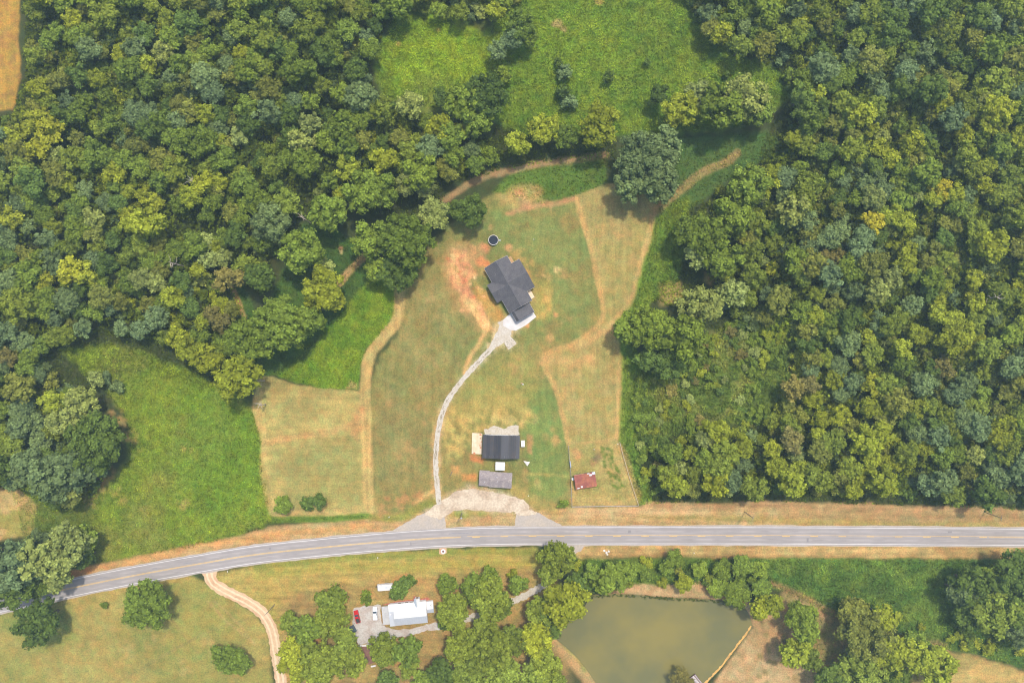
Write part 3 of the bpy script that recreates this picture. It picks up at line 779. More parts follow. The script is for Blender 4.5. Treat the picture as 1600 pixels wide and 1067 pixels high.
# ------------------------------------------------------------------ buildings
M["shingle"] = mat_rough("shingle", alb(110, 107, 109), .95, .26, 2.4, spec=.1, col2=alb(94, 92, 98), var2=.6, scale2=.4, stretch=(1, 1, 1))
M["siding"] = mat_rough("siding", alb(212, 200, 182), .8, .05, 3)
M["trim"] = mat_rough("trim", alb(226, 220, 210), .7, .05, 3)
M["brown_trim"] = mat_rough("brown_trim", alb(120, 84, 70), .8, .1, 3)
M["glass"] = mat_rough("window_glass", (.03, .04, .05, 1), .08, .05, 1, spec=.6)
M["door"] = mat_rough("door_paint", alb(150, 140, 128), .6, .05, 2)
M["metal_dark"] = mat_rough("metal_dark", alb(84, 83, 86), .75, .14, .5, spec=.15, col2=alb(104, 92, 88), var2=.4, scale2=.3, stretch=(1.2, .1, 1))
M["metal_dark_b"] = mat_rough("metal_dark_b", alb(72, 72, 78), .75, .14, .5, spec=.15, col2=alb(92, 84, 82), var2=.4, scale2=.3, stretch=(1.2, .1, 1))
M["metal_dark_c"] = mat_rough("metal_dark_c", alb(94, 93, 97), .75, .14, .5, spec=.15, stretch=(1.2, .1, 1))
M["old_shingle"] = mat_rough("old_shingle", alb(156, 144, 142), .9, .22, 2.0, col2=alb(178, 164, 156), var2=.8, scale2=.5)
M["old_wall"] = mat_rough("old_wall", alb(176, 166, 150), .85, .1, 1.5)
M["white_paint"] = mat_rough("white_paint", alb(250, 246, 244), .6, .03, 1)
M["white_metal"] = mat_rough("white_metal", alb(234, 233, 228), .6, .03, .6, spec=.5)
M["grey_metal"] = mat_rough("grey_metal", alb(216, 220, 226), .5, .05, .6, spec=.5)
M["rust"] = mat_rough("rusted_roof", alb(164, 98, 86), .9, .22, .9, spec=.1, col2=alb(200, 128, 92), var2=.8, scale2=.3)
M["old_wood"] = mat_rough("old_wood", alb(150, 128, 112), .9, .2, 2, stretch=(4, .5, 1))
M["wood_tan"] = mat_rough("wood_tan", alb(206, 164, 116), .85, .15, 2, stretch=(4, .5, 1))
M["dark_steel"] = mat_rough("dark_steel", alb(64, 64, 68), .5, .1, 2, spec=.5)
M["tarp"] = mat_rough("tarp", alb(246, 238, 228), .7, .05, 1)


class Frame:
    """local axes of a building: origin at a photograph point, a and b in metres on the ground"""
    def __init__(self, u, v, ang, z=0.0):
        self.o = Vector(pt(u, v, z)); self.o.z = 0; self.ang = ang


def wall_ring(mb, x0, x1, y0, y1, h, t=.18):
    mb.box(x0, x1, y0, y0 + t, 0, h); mb.box(x0, x1, y1 - t, y1, 0, h)
    mb.box(x0, x0 + t, y0 + t, y1 - t, 0, h); mb.box(x1 - t, x1, y0 + t, y1 - t, 0, h)


def window(parent, x, y, z, w, h, axis, out, name="window"):
    """frame, pane and sill set proud of a wall; axis = direction the wall runs along, out = outward sign"""
    f = MB(); g = MB(); s = MB()
    d = .05 * out
    def bx(mb, a0, a1, z0, z1, d0, d1):
        lo, hi = min(d0, d1), max(d0, d1)
        if axis == 'x': mb.box(x + a0, x + a1, y + lo, y + hi, z + z0, z + z1)
        else: mb.box(x + lo, x + hi, y + a0, y + a1, z + z0, z + z1)
    bx(f, -w / 2 - .08, -w / 2, 0, h, 0, d); bx(f, w / 2, w / 2 + .08, 0, h, 0, d)
    bx(f, -w / 2 - .08, w / 2 + .08, h, h + .08, 0, d); bx(f, -.03, .03, 0, h, 0, d)
    bx(g, -w / 2, -.03, .0, h, 0, d * .5); bx(g, .03, w / 2, .0, h, 0, d * .5)
    bx(s, -w / 2 - .12, w / 2 + .12, -.09, 0, 0, d * 2)
    fo = f.build(name, M["trim"], parent)
    g.build("pane", M["glass"], fo); s.build("sill", M["trim"], fo)
    return fo


def fascia(parent, p, q, drop=.22, t=.06, mat=None):
    """trim board or gutter under a roof edge from p to q"""
    p, q = Vector(p), Vector(q)
    d = (q - p); n_ = Vector((d.y, -d.x, 0)).normalized() * t
    mb = MB()
    a, b = p, q
    lo = Vector((0, 0, -drop))
    mb.add([a, b, b + n_, a + n_, a + lo, b + lo, b + n_ + lo, a + n_ + lo],
           [(0, 1, 2, 3), (7, 6, 5, 4), (0, 4, 5, 1), (1, 5, 6, 2), (2, 6, 7, 3), (3, 7, 4, 0)])
    return mb.build("fascia", mat or M["trim"], parent)


# ---- the new house: main gable with two cross gables and a lower garage
def build_house():
    ang = math.atan2(-.872, .49)
    root = empty("house", Vector(pt(791.7, 443.8, 5.0)).to_2d().to_3d(), ang,
                 "new house with dark grey shingle roof of crossing gables beside red clay", "house")
    # local x = along the main ridge towards the garage, local y = to the upper right of the photograph
    e = 3.0; rid = 6.2; br = .55
    w = MB()
    wall_ring(w, -10.2, 10.8, -4.6, 5.7, e); wall_ring(w, -3.4, 4.5, -7.1, -4.6, e)
    wall_ring(w, -6.4, 6.35, 5.7, 9.55, e)
    w.build("wall", M["siding"], root)
    gw = MB(); wall_ring(gw, 10.81, 15.7, -3.7, 4.1, 2.7); gw.build("garage_wall", M["siding"], root)
    # gable triangles
    def gable(pts, nm="gable_end"):
        mb = MB(); mb.slab(pts, .01)
        n = len(pts); a = Vector(pts[0]); nr = (Vector(pts[1]) - a).cross(Vector(pts[2]) - a).normalized() * .15
        mb = MB(); P2 = [tuple(Vector(p) + nr) for p in pts]
        mb.add(list(pts) + P2, [(0, 1, 2), (5, 4, 3), (0, 3, 4, 1), (1, 4, 5, 2), (2, 5, 3, 0)])
        mb.build(nm, M["siding"], root)
    gable([(10.8, -4.6, e), (10.8, 5.7, e), (10.8, br, rid - .45)])
    gable([(-10.05, -4.6, e), (-10.05, 5.7, e), (-10.05, br, rid - .45)])
    gable([(-3.4, -7.1, e), (4.5, -7.1, e), (.55, -7.1, rid - .8)])
    gable([(-6.4, 9.4, e), (6.35, 9.4, e), (0, 9.4, rid - .45)])
    T = .16
    def plane(pts, nm="roof_plane"):
        return MB().slab(pts, T).build(nm, M["shingle"], root)
    X0, X1 = -10.8, 11.4; YL, YR = -5.15, 6.25
    slL = (rid - e) / (br - YL); slR = (rid - e) / (YR - br)
    ez = e
    # main roof, cut round the wings' valleys
    lx0, lx1, lry = -3.95, 5.0, 5.7          # left wing
    lr = 5.8; lmid = (lx0 + lx1) / 2         # left ridge height
    jl = br - (rid - lr) / slL               # where the left ridge dies into the main slope
    plane([(X0, YL, ez), (lx0, YL, ez), (lmid, jl, lr), (lx1, YL, ez), (X1, YL, ez), (X1, br, rid), (X0, br, rid)])
    rx0, rx1 = -6.95, 6.9
    jr = br; rr_ = rid
    plane([(X0, YR, ez), (rx0, YR, ez), (0, jr, rid), (X0, br, rid)])
    plane([(rx1, YR, ez), (X1, YR, ez), (X1, br, rid), (0, jr, rid)])
    plane([(lx0, -7.65, ez), (lx0, YL, ez), (lmid, jl, lr), (lmid, -7.65, lr)])
    plane([(lx1, -7.65, ez), (lx1, YL, ez), (lmid, jl, lr), (lmid, -7.65, lr)])
    plane([(rx0, YR, ez), (rx0, 10.1, ez), (0, 10.1, rid), (0, jr, rid)])
    plane([(rx1, YR, ez), (rx1, 10.1, ez), (0, 10.1, rid), (0, jr, rid)])
    # garage saltbox
    plane([(11.42, -4.2, 2.7), (16.3, -4.2, 2.7), (16.3, -3.0, 3.9), (11.42, -3.0, 3.9)], "garage_roof")
    plane([(11.42, 4.6, 2.7), (16.3, 4.6, 2.7), (16.3, -3.0, 3.9), (11.42, -3.0, 3.9)], "garage_roof")
    # ridge caps
    for p, q in [((X0, br, rid), (X1, br, rid)), ((lmid, -7.65, lr), (lmid, jl, lr)), ((0, 10.1, rid), (0, jr + .2, rid)), ((11.42, -3, 3.9), (16.3, -3, 3.9))]:
        p, q = Vector(p), Vector(q)
        d = (q - p).normalized(); n_ = Vector((-d.y, d.x, 0)) * .16
        up = Vector((0, 0, .05)); dn = Vector((0, 0, -.03))
        MB().add([p + n_ + dn, p + up, p - n_ + dn, q + n_ + dn, q + up, q - n_ + dn], [(0, 1, 4, 3), (1, 2, 5, 4), (0, 3, 5, 2), (0, 2, 1), (3, 4, 5)]).build("ridge_cap", M["shingle"], root)
    # gutters and gable trim
    z = ez - .02
    for p, q in [((X0, YL, z), (lx0, YL, z)), ((lx1, YL, z), (X1, YL, z)), ((lx0, -7.65, z), (lx0, YL, z)), ((lx1, YL, z), (lx1, -7.65, z)),
                 ((rx0, YR, z), (X0, YR, z)), ((X1, YR, z), (rx1, YR, z)), ((rx0, 10.1, z), (rx0, YR, z)), ((rx1, YR, z), (rx1, 10.1, z)),
                 ((16.3, 4.6, 2.66), (11.45, 4.6, 2.66)), ((11.45, -4.2, 2.66), (16.3, -4.2, 2.66))]:
        fascia(root, p, q)
    for p, q in [((lx1, -7.65, ez), (lmid, -7.65, lr)), ((lmid, -7.65, lr), (lx0, -7.65, ez)), ((0, 10.1, rid), (rx1, 10.1, ez)), ((rx0, 10.1, ez), (0, 10.1, rid)),
                 ((X1, YL, ez), (X1, br, rid)), ((X1, br, rid), (X1, YR, ez)), ((X0, br, rid), (X0, YL, ez)), ((X0, YR, ez), (X0, br, rid))]:
        fascia(root, Vector(p) - Vector((0, 0, .02)), Vector(q) - Vector((0, 0, .02)), .2, .05)
    for x, y in ((-6, -2.2), (6.5, 2.2), (-2.5, 6.5)):
        zz = rid - abs(y - br) * slL + .0
        mb = MB(); mb.tube([(x, y, zz - .3), (x, y, zz + .45)], [.07, .07], 8); mb.build("vent_pipe", M["trim"], root)
    for x in (-8, -6, 7.5): window(root, x, -4.6, .9, 1.1, 1.4, 'x', -1)
    for x in (-1.4, 2.4): window(root, x, -7.1, .9, 1.3, 1.4, 'x', -1)
    for x in (-4, 0, 4): window(root, x, 9.55, .9, 1.3, 1.4, 'x', 1)
    window(root, -10.2, 2.5, .9, 1.3, 1.4, 'y', -1)
    d = MB(); d.box(8.2, 9.2, 5.7, 5.76, .1, 2.2); do = d.build("door", M["door"], root)
    k = MB(); k.tube([(9.05, 5.76, 1.1), (9.05, 5.84, 1.1)], [.04, .04], 6); k.build("handle", M["dark_steel"], do)
    gd = MB()
    for i in range(4): gd.box(15.7, 15.75, -1.9, 2.9, .05 + i * .58, .05 + i * .58 + .55)
    gd.build("garage_door", M["trim"], root)
    # small wooden deck and porch slab
    for i in range(9):
        x = -10.1 + i * .34
        MB().box(x, x + .31, 6.32, 7.7, .30, .34).build("deck_board", M["wood_tan"], root)
    for x in (-10.0, -7.2):
        for y in (6.45, 7.55): MB().box(x - .06, x + .06, y - .06, y + .06, 0, .3).build("deck_post", M["wood_tan"], root)
    MB().box(7.0, 10.6, 5.72, 8.0, 0, .12).build("porch_slab", M["slab_cream"], root)
    return root


build_house()
sheet("concrete_pad", [(786.5, 499.5), (799, 488), (810, 496), (831, 484), (838, 495), (822, 508), (806, 516.5), (799, 516), (786, 509)], .065, M["concrete"])

# ---- above-ground pool behind the house
def build_pool():
    root = empty("round_pool", Vector(pt(771, 375.5, .6)).to_2d().to_3d(), 0, "round dark above-ground pool with a pale rim on the lawn", "pool")
    n = 28; r = 2.15
    def ring(r_, z): return [(r_ * math.cos(2 * math.pi * k / n), r_ * math.sin(2 * math.pi * k / n), z) for k in range(n)]
    blue = mat_rough("pool_wall_blue", alb(120, 150, 164), .5, .06, 1)
    liner = mat_rough("pool_cover", alb(44, 50, 64), .6, .15, .8, spec=.1)
    w = MB(); w.loft([ring(r, 0), ring(r, 1.25), ring(r - .06, 1.25), ring(r - .06, .05)], cap=False); w.build("pool_wall", blue, root)
    t = MB(); t.loft([ring(r + .08, 1.252), ring(r + .08, 1.32), ring(r - .14, 1.32), ring(r - .14, 1.252), ring(r + .08, 1.252)], cap=False); t.build("rim", M["trim"], root)
    c = MB(); c.loft([ring(r - .07, .95), ring(1.2, .90), ring(.3, .88)], cap=False); c.f.append(tuple(2 * n + k for k in range(n))); c.build("water_cover", liner, root)
    for k in range(0, n, 4):
        a = 2 * math.pi * k / n
        p = MB(); p.tube([((r + .06) * math.cos(a), (r + .06) * math.sin(a), 0), ((r + .06) * math.cos(a), (r + .06) * math.sin(a), 1.25)], [.07, .07], 6)
        p.build("upright", M["trim"], root)
    pu = MB(); pu.box(r + .35, r + .9, -.3, .25, 0, .5); pu.tube([(r + .6, 0, .5), (r + .6, 0, .85)], [.2, .18], 8); pu.build("pump", M["grey_metal"], root)
build_pool()

# ---- the shop: dark metal building
def build_shop():
    root = empty("shop_building", Vector(pt(783, 698, 4)).to_2d().to_3d(), math.radians(-1.4), "dark metal-roofed shop building with a pale concrete slab on its left", "shop")
    hw, hl, e, rr_ = 8.0, 5.05, 3.9, 5.4
    w = MB(); wall_ring(w, -hw + .3, hw - .3, -hl + .35, hl - .35, e); w.build("wall", M["grey_metal"], root)
    for sy in (-1, 1):
        y = sy * (hl - .35); t = -sy * .12
        MB().add([(-hw + .3, y, e), (hw - .3, y, e), (0, y, rr_ - .12), (-hw + .3, y + t, e), (hw - .3, y + t, e), (0, y + t, rr_ - .12)],
                 [(0, 1, 2), (5, 4, 3), (0, 3, 4, 1), (1, 4, 5, 2), (2, 5, 3, 0)]).build("gable_end", M["grey_metal"], root)
    mats = [M["metal_dark"], M["metal_dark_b"], M["metal_dark"], M["metal_dark_b"], M["metal_dark_b"], M["metal_dark_c"], M["metal_dark_c"], M["metal_dark"], M["metal_dark"], M["metal_dark_c"]]
    k = 0
    for side in (-1, 1):
        nP = 5
        for i in range(nP):
            a, b = i / nP, (i + 1) / nP
            x0, x1 = side * hw * a, side * hw * b
            z0, z1 = rr_ - (rr_ - e) * a, rr_ - (rr_ - e) * b
            g = .03 * side
            mt = mats[(4 - i) if side < 0 else 5 + i]
            p = MB().slab([(x0 + g, -hl, z0), (x1, -hl, z1), (x1, hl, z1), (x0 + g, hl, z0)], .07).build("roof_panel", mt, root)
            rb = MB()
            for q in range(1, 6):
                f = a + (b - a) * q / 6
                xx = side * hw * f; zz = rr_ - (rr_ - e) * f
                rb.box(xx - .03, xx + .03, -hl + .01, hl - .01, zz - .02, zz + .05)
            rb.build("rib", mt, p)
    MB().add([(-.3, -hl - .02, rr_ - .02), (0, -hl - .02, rr_ + .07), (.3, -hl - .02, rr_ - .02), (-.3, hl + .02, rr_ - .02), (0, hl + .02, rr_ + .07), (.3, hl + .02, rr_ - .02)],
             [(0, 1, 4, 3), (1, 2, 5, 4), (0, 3, 5, 2), (0, 2, 1), (3, 4, 5)]).build("ridge_cap", M["metal_dark"], root)
    fascia(root, (hw - 3.2, hl + .03, e + .5), (-hw + 2, hl + .03, e + .5), .15, .1, M["white_metal"])
    for y in (-2.2, 2.2):
        d = MB()
        for i in range(5): d.box(-hw + .22, -hw + .29, y - 1.6, y + 1.6, .05 + i * .62, .05 + i * .62 + .59)
        d.build("roller_door", M["trim"], root)
    do = MB().box(3, 4, hl - .35, hl - .29, .05, 2.1).build("door", M["door"], root)
    MB().box(3.8, 3.9, hl - .29, hl - .24, 1, 1.08).build("handle", M["dark_steel"], do)
    window(root, -3, hl - .35, 1.2, 1.2, 1.0, 'x', 1)
build_shop()
SLAB = [(737.8, 676), (753.5, 677), (753, 709.5), (737, 708.5)]
sheet("concrete_slab", SLAB, .07, M["slab_cream"])
M["slab_edge"] = mat_rough("slab_joint", alb(226, 196, 156), .9, .1, 1)
ribbon("slab_joint", [(740.5, 678), (740, 707)], .12, .075, M["slab_edge"]); ribbon("slab_joint", [(746, 678), (745.5, 708)], .08, .075, M["slab_edge"]); ribbon("slab_joint", [(739, 692), (752, 692.6)], .08, .0753, M["slab_edge"])
M["clay"] = mat_rough("clay_stain", alb(214, 140, 98), .95, .2, 1)
for i, (u, v, r) in enumerate([(751, 679, 2), (750.5, 685, 1.3), (751, 699, 1.6), (750, 696, 1.1), (752, 690, 1), (741, 708, 2)]):
    sheet("clay_stain", [(u + r * math.cos(t) * R.uniform(.6, 1.2), v + r * math.sin(t) * R.uniform(.6, 1.3)) for t in np.linspace(0, 6.28, 10)[:-1]], .079 + i * .0005, M["clay"])
sheet("gravel_patch", [(757.5, 679), (758, 671), (766, 667), (776, 666), (781, 669), (790, 668), (799, 666), (811, 665), (812, 679), (785, 680)], .03, M["gravel_white"], .45, 1.0, seed=21)

# ---- small white things round the shop
def white_shed():
    root = empty("storage_shed", Vector(pt(781.5, 728.5, 2.3)).to_2d().to_3d(), math.radians(-2), "small square white-roofed shed between the shop and the long grey outbuilding", "shed")
    w = MB(); wall_ring(w, -1.85, 1.85, -1.6, 1.6, 2.1, .1); w.build("wall", M["white_paint"], root)
    for s in (-1, 1):
        p = MB().slab([(-2.05, 0, 2.5), (2.05, 0, 2.5), (2.05, s * 1.8, 2.12), (-2.05, s * 1.8, 2.12)], .06).build("roof_panel", M["white_metal"], root)
    MB().box(-2.06, 2.06, -.1, .1, 2.47, 2.52).build("ridge_cap", M["white_metal"], root)
    d = MB().box(-1.9, -1.855, -.8, .8, .05, 1.95).build("door", M["trim"], root)
    MB().box(-1.95, -1.9, .5, .6, .95, 1.05).build("handle", M["dark_steel"], d)
white_shed()


def white_unit():
    root = empty("utility_unit", Vector(pt(817, 693, .8)).to_2d().to_3d(), math.radians(1), "narrow white utility cabinet against the right wall of the shop", "utility cabinet")
    MB().box(-.85, .85, -1.35, 1.35, 0, .12).build("base_pad", M["concrete"], root)
    b = MB().box(-.75, .75, -1.25, 1.25, .12, 1.5).build("cabinet", M["white_paint"], root, .05)
    MB().box(-.8, .8, -1.3, 1.3, 1.5, 1.58).build("lid", M["white_metal"], root)
    g = MB()
    for i in range(6): g.box(.75, .78, -.9, .9, .3 + i * .18, .4 + i * .18)
    g.build("grille", M["grey_metal"], root)
white_unit()


def tarp():
    me = MB()
    n = 7; pts = {}
    tri = [Vector((-1.6, 1.2, 0)), Vector((1.3, .7, 0)), Vector((.1, -1.1, 0))]
    rr = random.Random(4)
    for i in range(n + 1):
        for j in range(n + 1 - i):
            a, b = i / n, j / n
            p = tri[0] * (1 - a - b) + tri[1] * a + tri[2] * b
            h = .12 + .5 * max(0, 1 - (p - Vector((.1, .2, 0))).length / 1.1) + rr.uniform(-.05, .05)
            pts[i, j] = len(me.v); me.v.append((p.x, p.y, h))
    for i in range(n):
        for j in range(n - i):
            me.f.append((pts[i, j], pts[i + 1, j], pts[i, j + 1]))
            if i + j < n - 1: me.f.append((pts[i + 1, j], pts[i + 1, j + 1], pts[i, j + 1]))
    o = me.build("tarpaulin", M["tarp"]); m = o.modifiers.new("thickness", 'SOLIDIFY'); m.thickness = .03
    o.location = Vector(pt(823.5, 724)).to_2d().to_3d()
    tag(o, "crumpled white tarpaulin lying on the grass right of the shop", "tarpaulin")
tarp()


def long_outbuilding():
    root = empty("outbuilding", Vector(pt(774, 749.5, 3)).to_2d().to_3d(), math.radians(-3.6), "long weathered grey-roofed outbuilding in two lengths above the gravel yard", "outbuilding")
    for (x0, x1, dy, dz) in ((-7.1, -2.55, .25, -.12), (-2.5, 7.2, -.05, 0)):
        e, rr_, hw = 2.6 + dz, 3.5 + dz, 3.35
        w = MB(); wall_ring(w, x0 + .2, x1 - .2, -hw + .3 + dy, hw - .3 + dy, e); wo = w.build("wall", M["old_wall"], root)
        for s in (-1, 1):
            p = MB().slab([(x0, dy, rr_), (x1, dy, rr_), (x1, s * hw + dy, e), (x0, s * hw + dy, e)], .09).build("roof_plane", M["old_shingle"], root)
            seams = MB()
            nk = max(2, int((x1 - x0) / 1.6))
            for k in range(1, nk):
                xx = x0 + (x1 - x0) * k / nk
                ang = math.atan2(rr_ - e, hw)
                seams.slab([(xx - .04, dy, rr_ + .03), (xx + .04, dy, rr_ + .03), (xx + .04, s * hw + dy, e + .03), (xx - .04, s * hw + dy, e + .03)], .03)
            seams.build("seam", M["old_shingle"], p)
        for x in (x0 + .2, x1 - .35):
            MB().add([(x, -hw + .3 + dy, e), (x, hw - .3 + dy, e), (x, dy, rr_ - .12), (x + .15, -hw + .3 + dy, e), (x + .15, hw - .3 + dy, e), (x + .15, dy, rr_ - .12)],
                     [(0, 1, 2), (5, 4, 3), (0, 3, 4, 1), (1, 4, 5, 2), (2, 5, 3, 0)]).build("gable_end", M["old_wall"], root)
        MB().box(x0, x1, dy - .14, dy + .14, rr_ - .03, rr_ + .04).build("ridge_cap", M["old_shingle"], root)
    for x, y in ((.6, 1.2), (1.0, -.6), (4.5, .9), (-4.5, -1.2)):
        z = 3.5 - abs(y) * .27
        MB().tube([(x, y, z - .2), (x, y, z + .25)], [.14, .14], 8).build("vent_pipe", M["grey_metal"], root)
    for x in (-5, -.5, 2.5, 5.5): window(root, x, -3.1 if x > -2.5 else -2.8, 1.0, 1.1, .9, 'x', -1)
    d = MB().box(3.6, 4.6, -3.1, -3.05, .1, 2.1).build("door", M["door"], root)
    MB().box(4.4, 4.5, -3.15, -3.1, 1, 1.1).build("handle", M["dark_steel"], d)
long_outbuilding()


def rust_barn():
    root = empty("barn", Vector(pt(914.8, 751, 2.8)).to_2d().to_3d(), math.radians(9.5), "small barn with rusty red tin roof inside the fenced garden", "barn")
    hx, hy = 4.65, 3.15
    w = MB(); wall_ring(w, -hx + .3, hx - .3, -hy + .3, hy - .3, 2.3, .12); w.build("wall", M["old_wood"], root)
    n = 8
    for i in range(n):
        x0 = -hx + 2 * hx * i / n; x1 = -hx + 2 * hx * (i + 1) / n - .03
        z = lambda y: 2.75 + .18 * y / hy
        p = MB().slab([(x0, -hy, z(-hy)), (x1, -hy, z(-hy)), (x1, hy, z(hy) + R.uniform(0, .03)), (x0, hy, z(hy) + R.uniform(0, .03))], .05).build("roof_sheet", M["rust"], root)
        MB().box(x0 - .02, x0 + .06, -hy + .02, hy - .02, 2.74, 2.80)
    tw = MB()
    for x, y, a, b in ((2.6, 2.15, .55, .4), (-2.0, -2.35, .4, .35), (-3.5, -2.75, .5, .2), (1.7, 2.9, .5, .2)):
        z = 2.80 + .06 * y
        MB().box(x - a, x + a, y - b, y + b, z, z + .05).build("patch_sheet", M["white_metal"], root)
    MB().box(3.3, hx + .05, 2.2, hy + .08, 2.93, 3.0).build("patch_sheet", M["grey_metal"], root)
    MB().box(-hx, -.3, hy - .02, hy + .12, 2.9, 2.99).build("edge_board", M["wood_tan"], root)
    d = MB().box(-.7, .7, -hy + .24, -hy + .29, .05, 2.1).build("door", M["old_wood"], root)
    MB().box(.4, .5, -hy + .18, -hy + .24, 1, 1.1).build("handle", M["dark_steel"], d)
    bk = empty("bucket", Vector(pt(895, 747.5)).to_2d().to_3d(), 0, "white bucket standing by the left wall of the rusty barn", "bucket")
    b = MB()
    b.tube([(0, 0, 0), (0, 0, .9)], [.5, .6], 12); b.build("body", M["white_paint"], bk); MB().tube([(0, 0, .9), (0, 0, .95)], [.63, .63], 12).build("rim", M["white_metal"], bk)
rust_barn()


def fence(name_pts, label, tall=1.25, step=2.4, mat=None, wires=4):
    P = [Vector(pt(u, v)) for u, v in name_pts]
    root = empty("wire_fence", P[0], 0, label, "fence", "wire fences round the garden")
    me = MB().tube([(0, 0, 0), (0, 0, tall)], [.07, .06], 6).mesh("post"); me.materials.append(mat or M["wood_tan"])
    for i in range(len(P) - 1):
        a, b = P[i] - P[0], P[i + 1] - P[0]
        L = (b - a).length; n = max(1, round(L / step))
        for k in range(n + (1 if i == len(P) - 2 else 0)):
            o = link("post", me, None, root); q = a.lerp(b, k / n); o.location = q
        for wz in range(wires):
            z = .25 + wz * (tall - .35) / (wires - 1)
            MB().tube([a + Vector((0, 0, z)), b + Vector((0, 0, z))], [.018, .018], 4).build("wire", M["grey_metal"], root)
        MB().tube([a + Vector((0, 0, tall - .02)), b + Vector((0, 0, tall - .02))], [.06, .06], 5).build("top_rail", mat or M["wood_tan"], root)
M["fence_pale"] = mat_rough("fence_pale", alb(222, 196, 150), .8, .1, 2)
M["fence_grey"] = mat_rough("fence_grey", alb(170, 164, 160), .8, .1, 2)
fence([(888, 696), (889.5, 719)], "short wire fence on the left edge of the garden above the metal gate", mat=M["fence_grey"])
fence([(891.2, 731), (892, 745)], "wire fence between the metal gate and the pale board rail", mat=M["fence_grey"])
fence([(892.6, 761), (893.5, 790.5)], "wire fence below the pale board rail on the garden's left edge", mat=M["fence_grey"])
fence([(968, 690), (973.5, 712), (984, 748), (997.5, 789)], "slanting wire fence with pale top rail on the right edge of the garden", mat=M["fence_pale"])
fence([(893.5, 791), (945, 790), (997, 789.5)], "wire fence along the bottom of the garden by the road verge", mat=M["fence_grey"])


def gate():
    a, b = Vector(pt(889.7, 720)), Vector(pt(891, 730))
    d = b - a; L = d.length
    root = empty("metal_gate", a, math.atan2(d.y, d.x), "blue-grey metal gate in the left fence of the garden", "gate")
    m = mat_rough("gate_metal", alb(168, 176, 190), .5, .05, 2, spec=.5)
    f = MB(); f.tube([(0, 0, .2), (0, 0, 1.35)], [.06] * 2); f.tube([(L, 0, .2), (L, 0, 1.35)], [.06] * 2); f.build("gate_frame", m, root)
    for k in range(5):
        MB().tube([(0, 0, .25 + k * .26), (L, 0, .25 + k * .26)], [.05] * 2).build("bar", m, root)
    MB().box(.05, L - .05, .08, .45, .02, .3).build("trough", m, root)
    a, b = Vector(pt(891.7, 746.5)), Vector(pt(892.4, 760))
    d = b - a; L = d.length
    root = empty("board_rail", a, math.atan2(d.y, d.x), "pale board rail standing in the left fence beside the rusty barn", "fence rail")
    for k in range(3): MB().box(0, L, -.06, .06, .3 + k * .4, .5 + k * .4).build("board", M["fence_pale"], root)
    for x in (0.05, L / 2, L - .05): MB().box(x - .07, x + .07, .06, .18, 0, 1.4).build("post", M["fence_pale"], root)
gate()

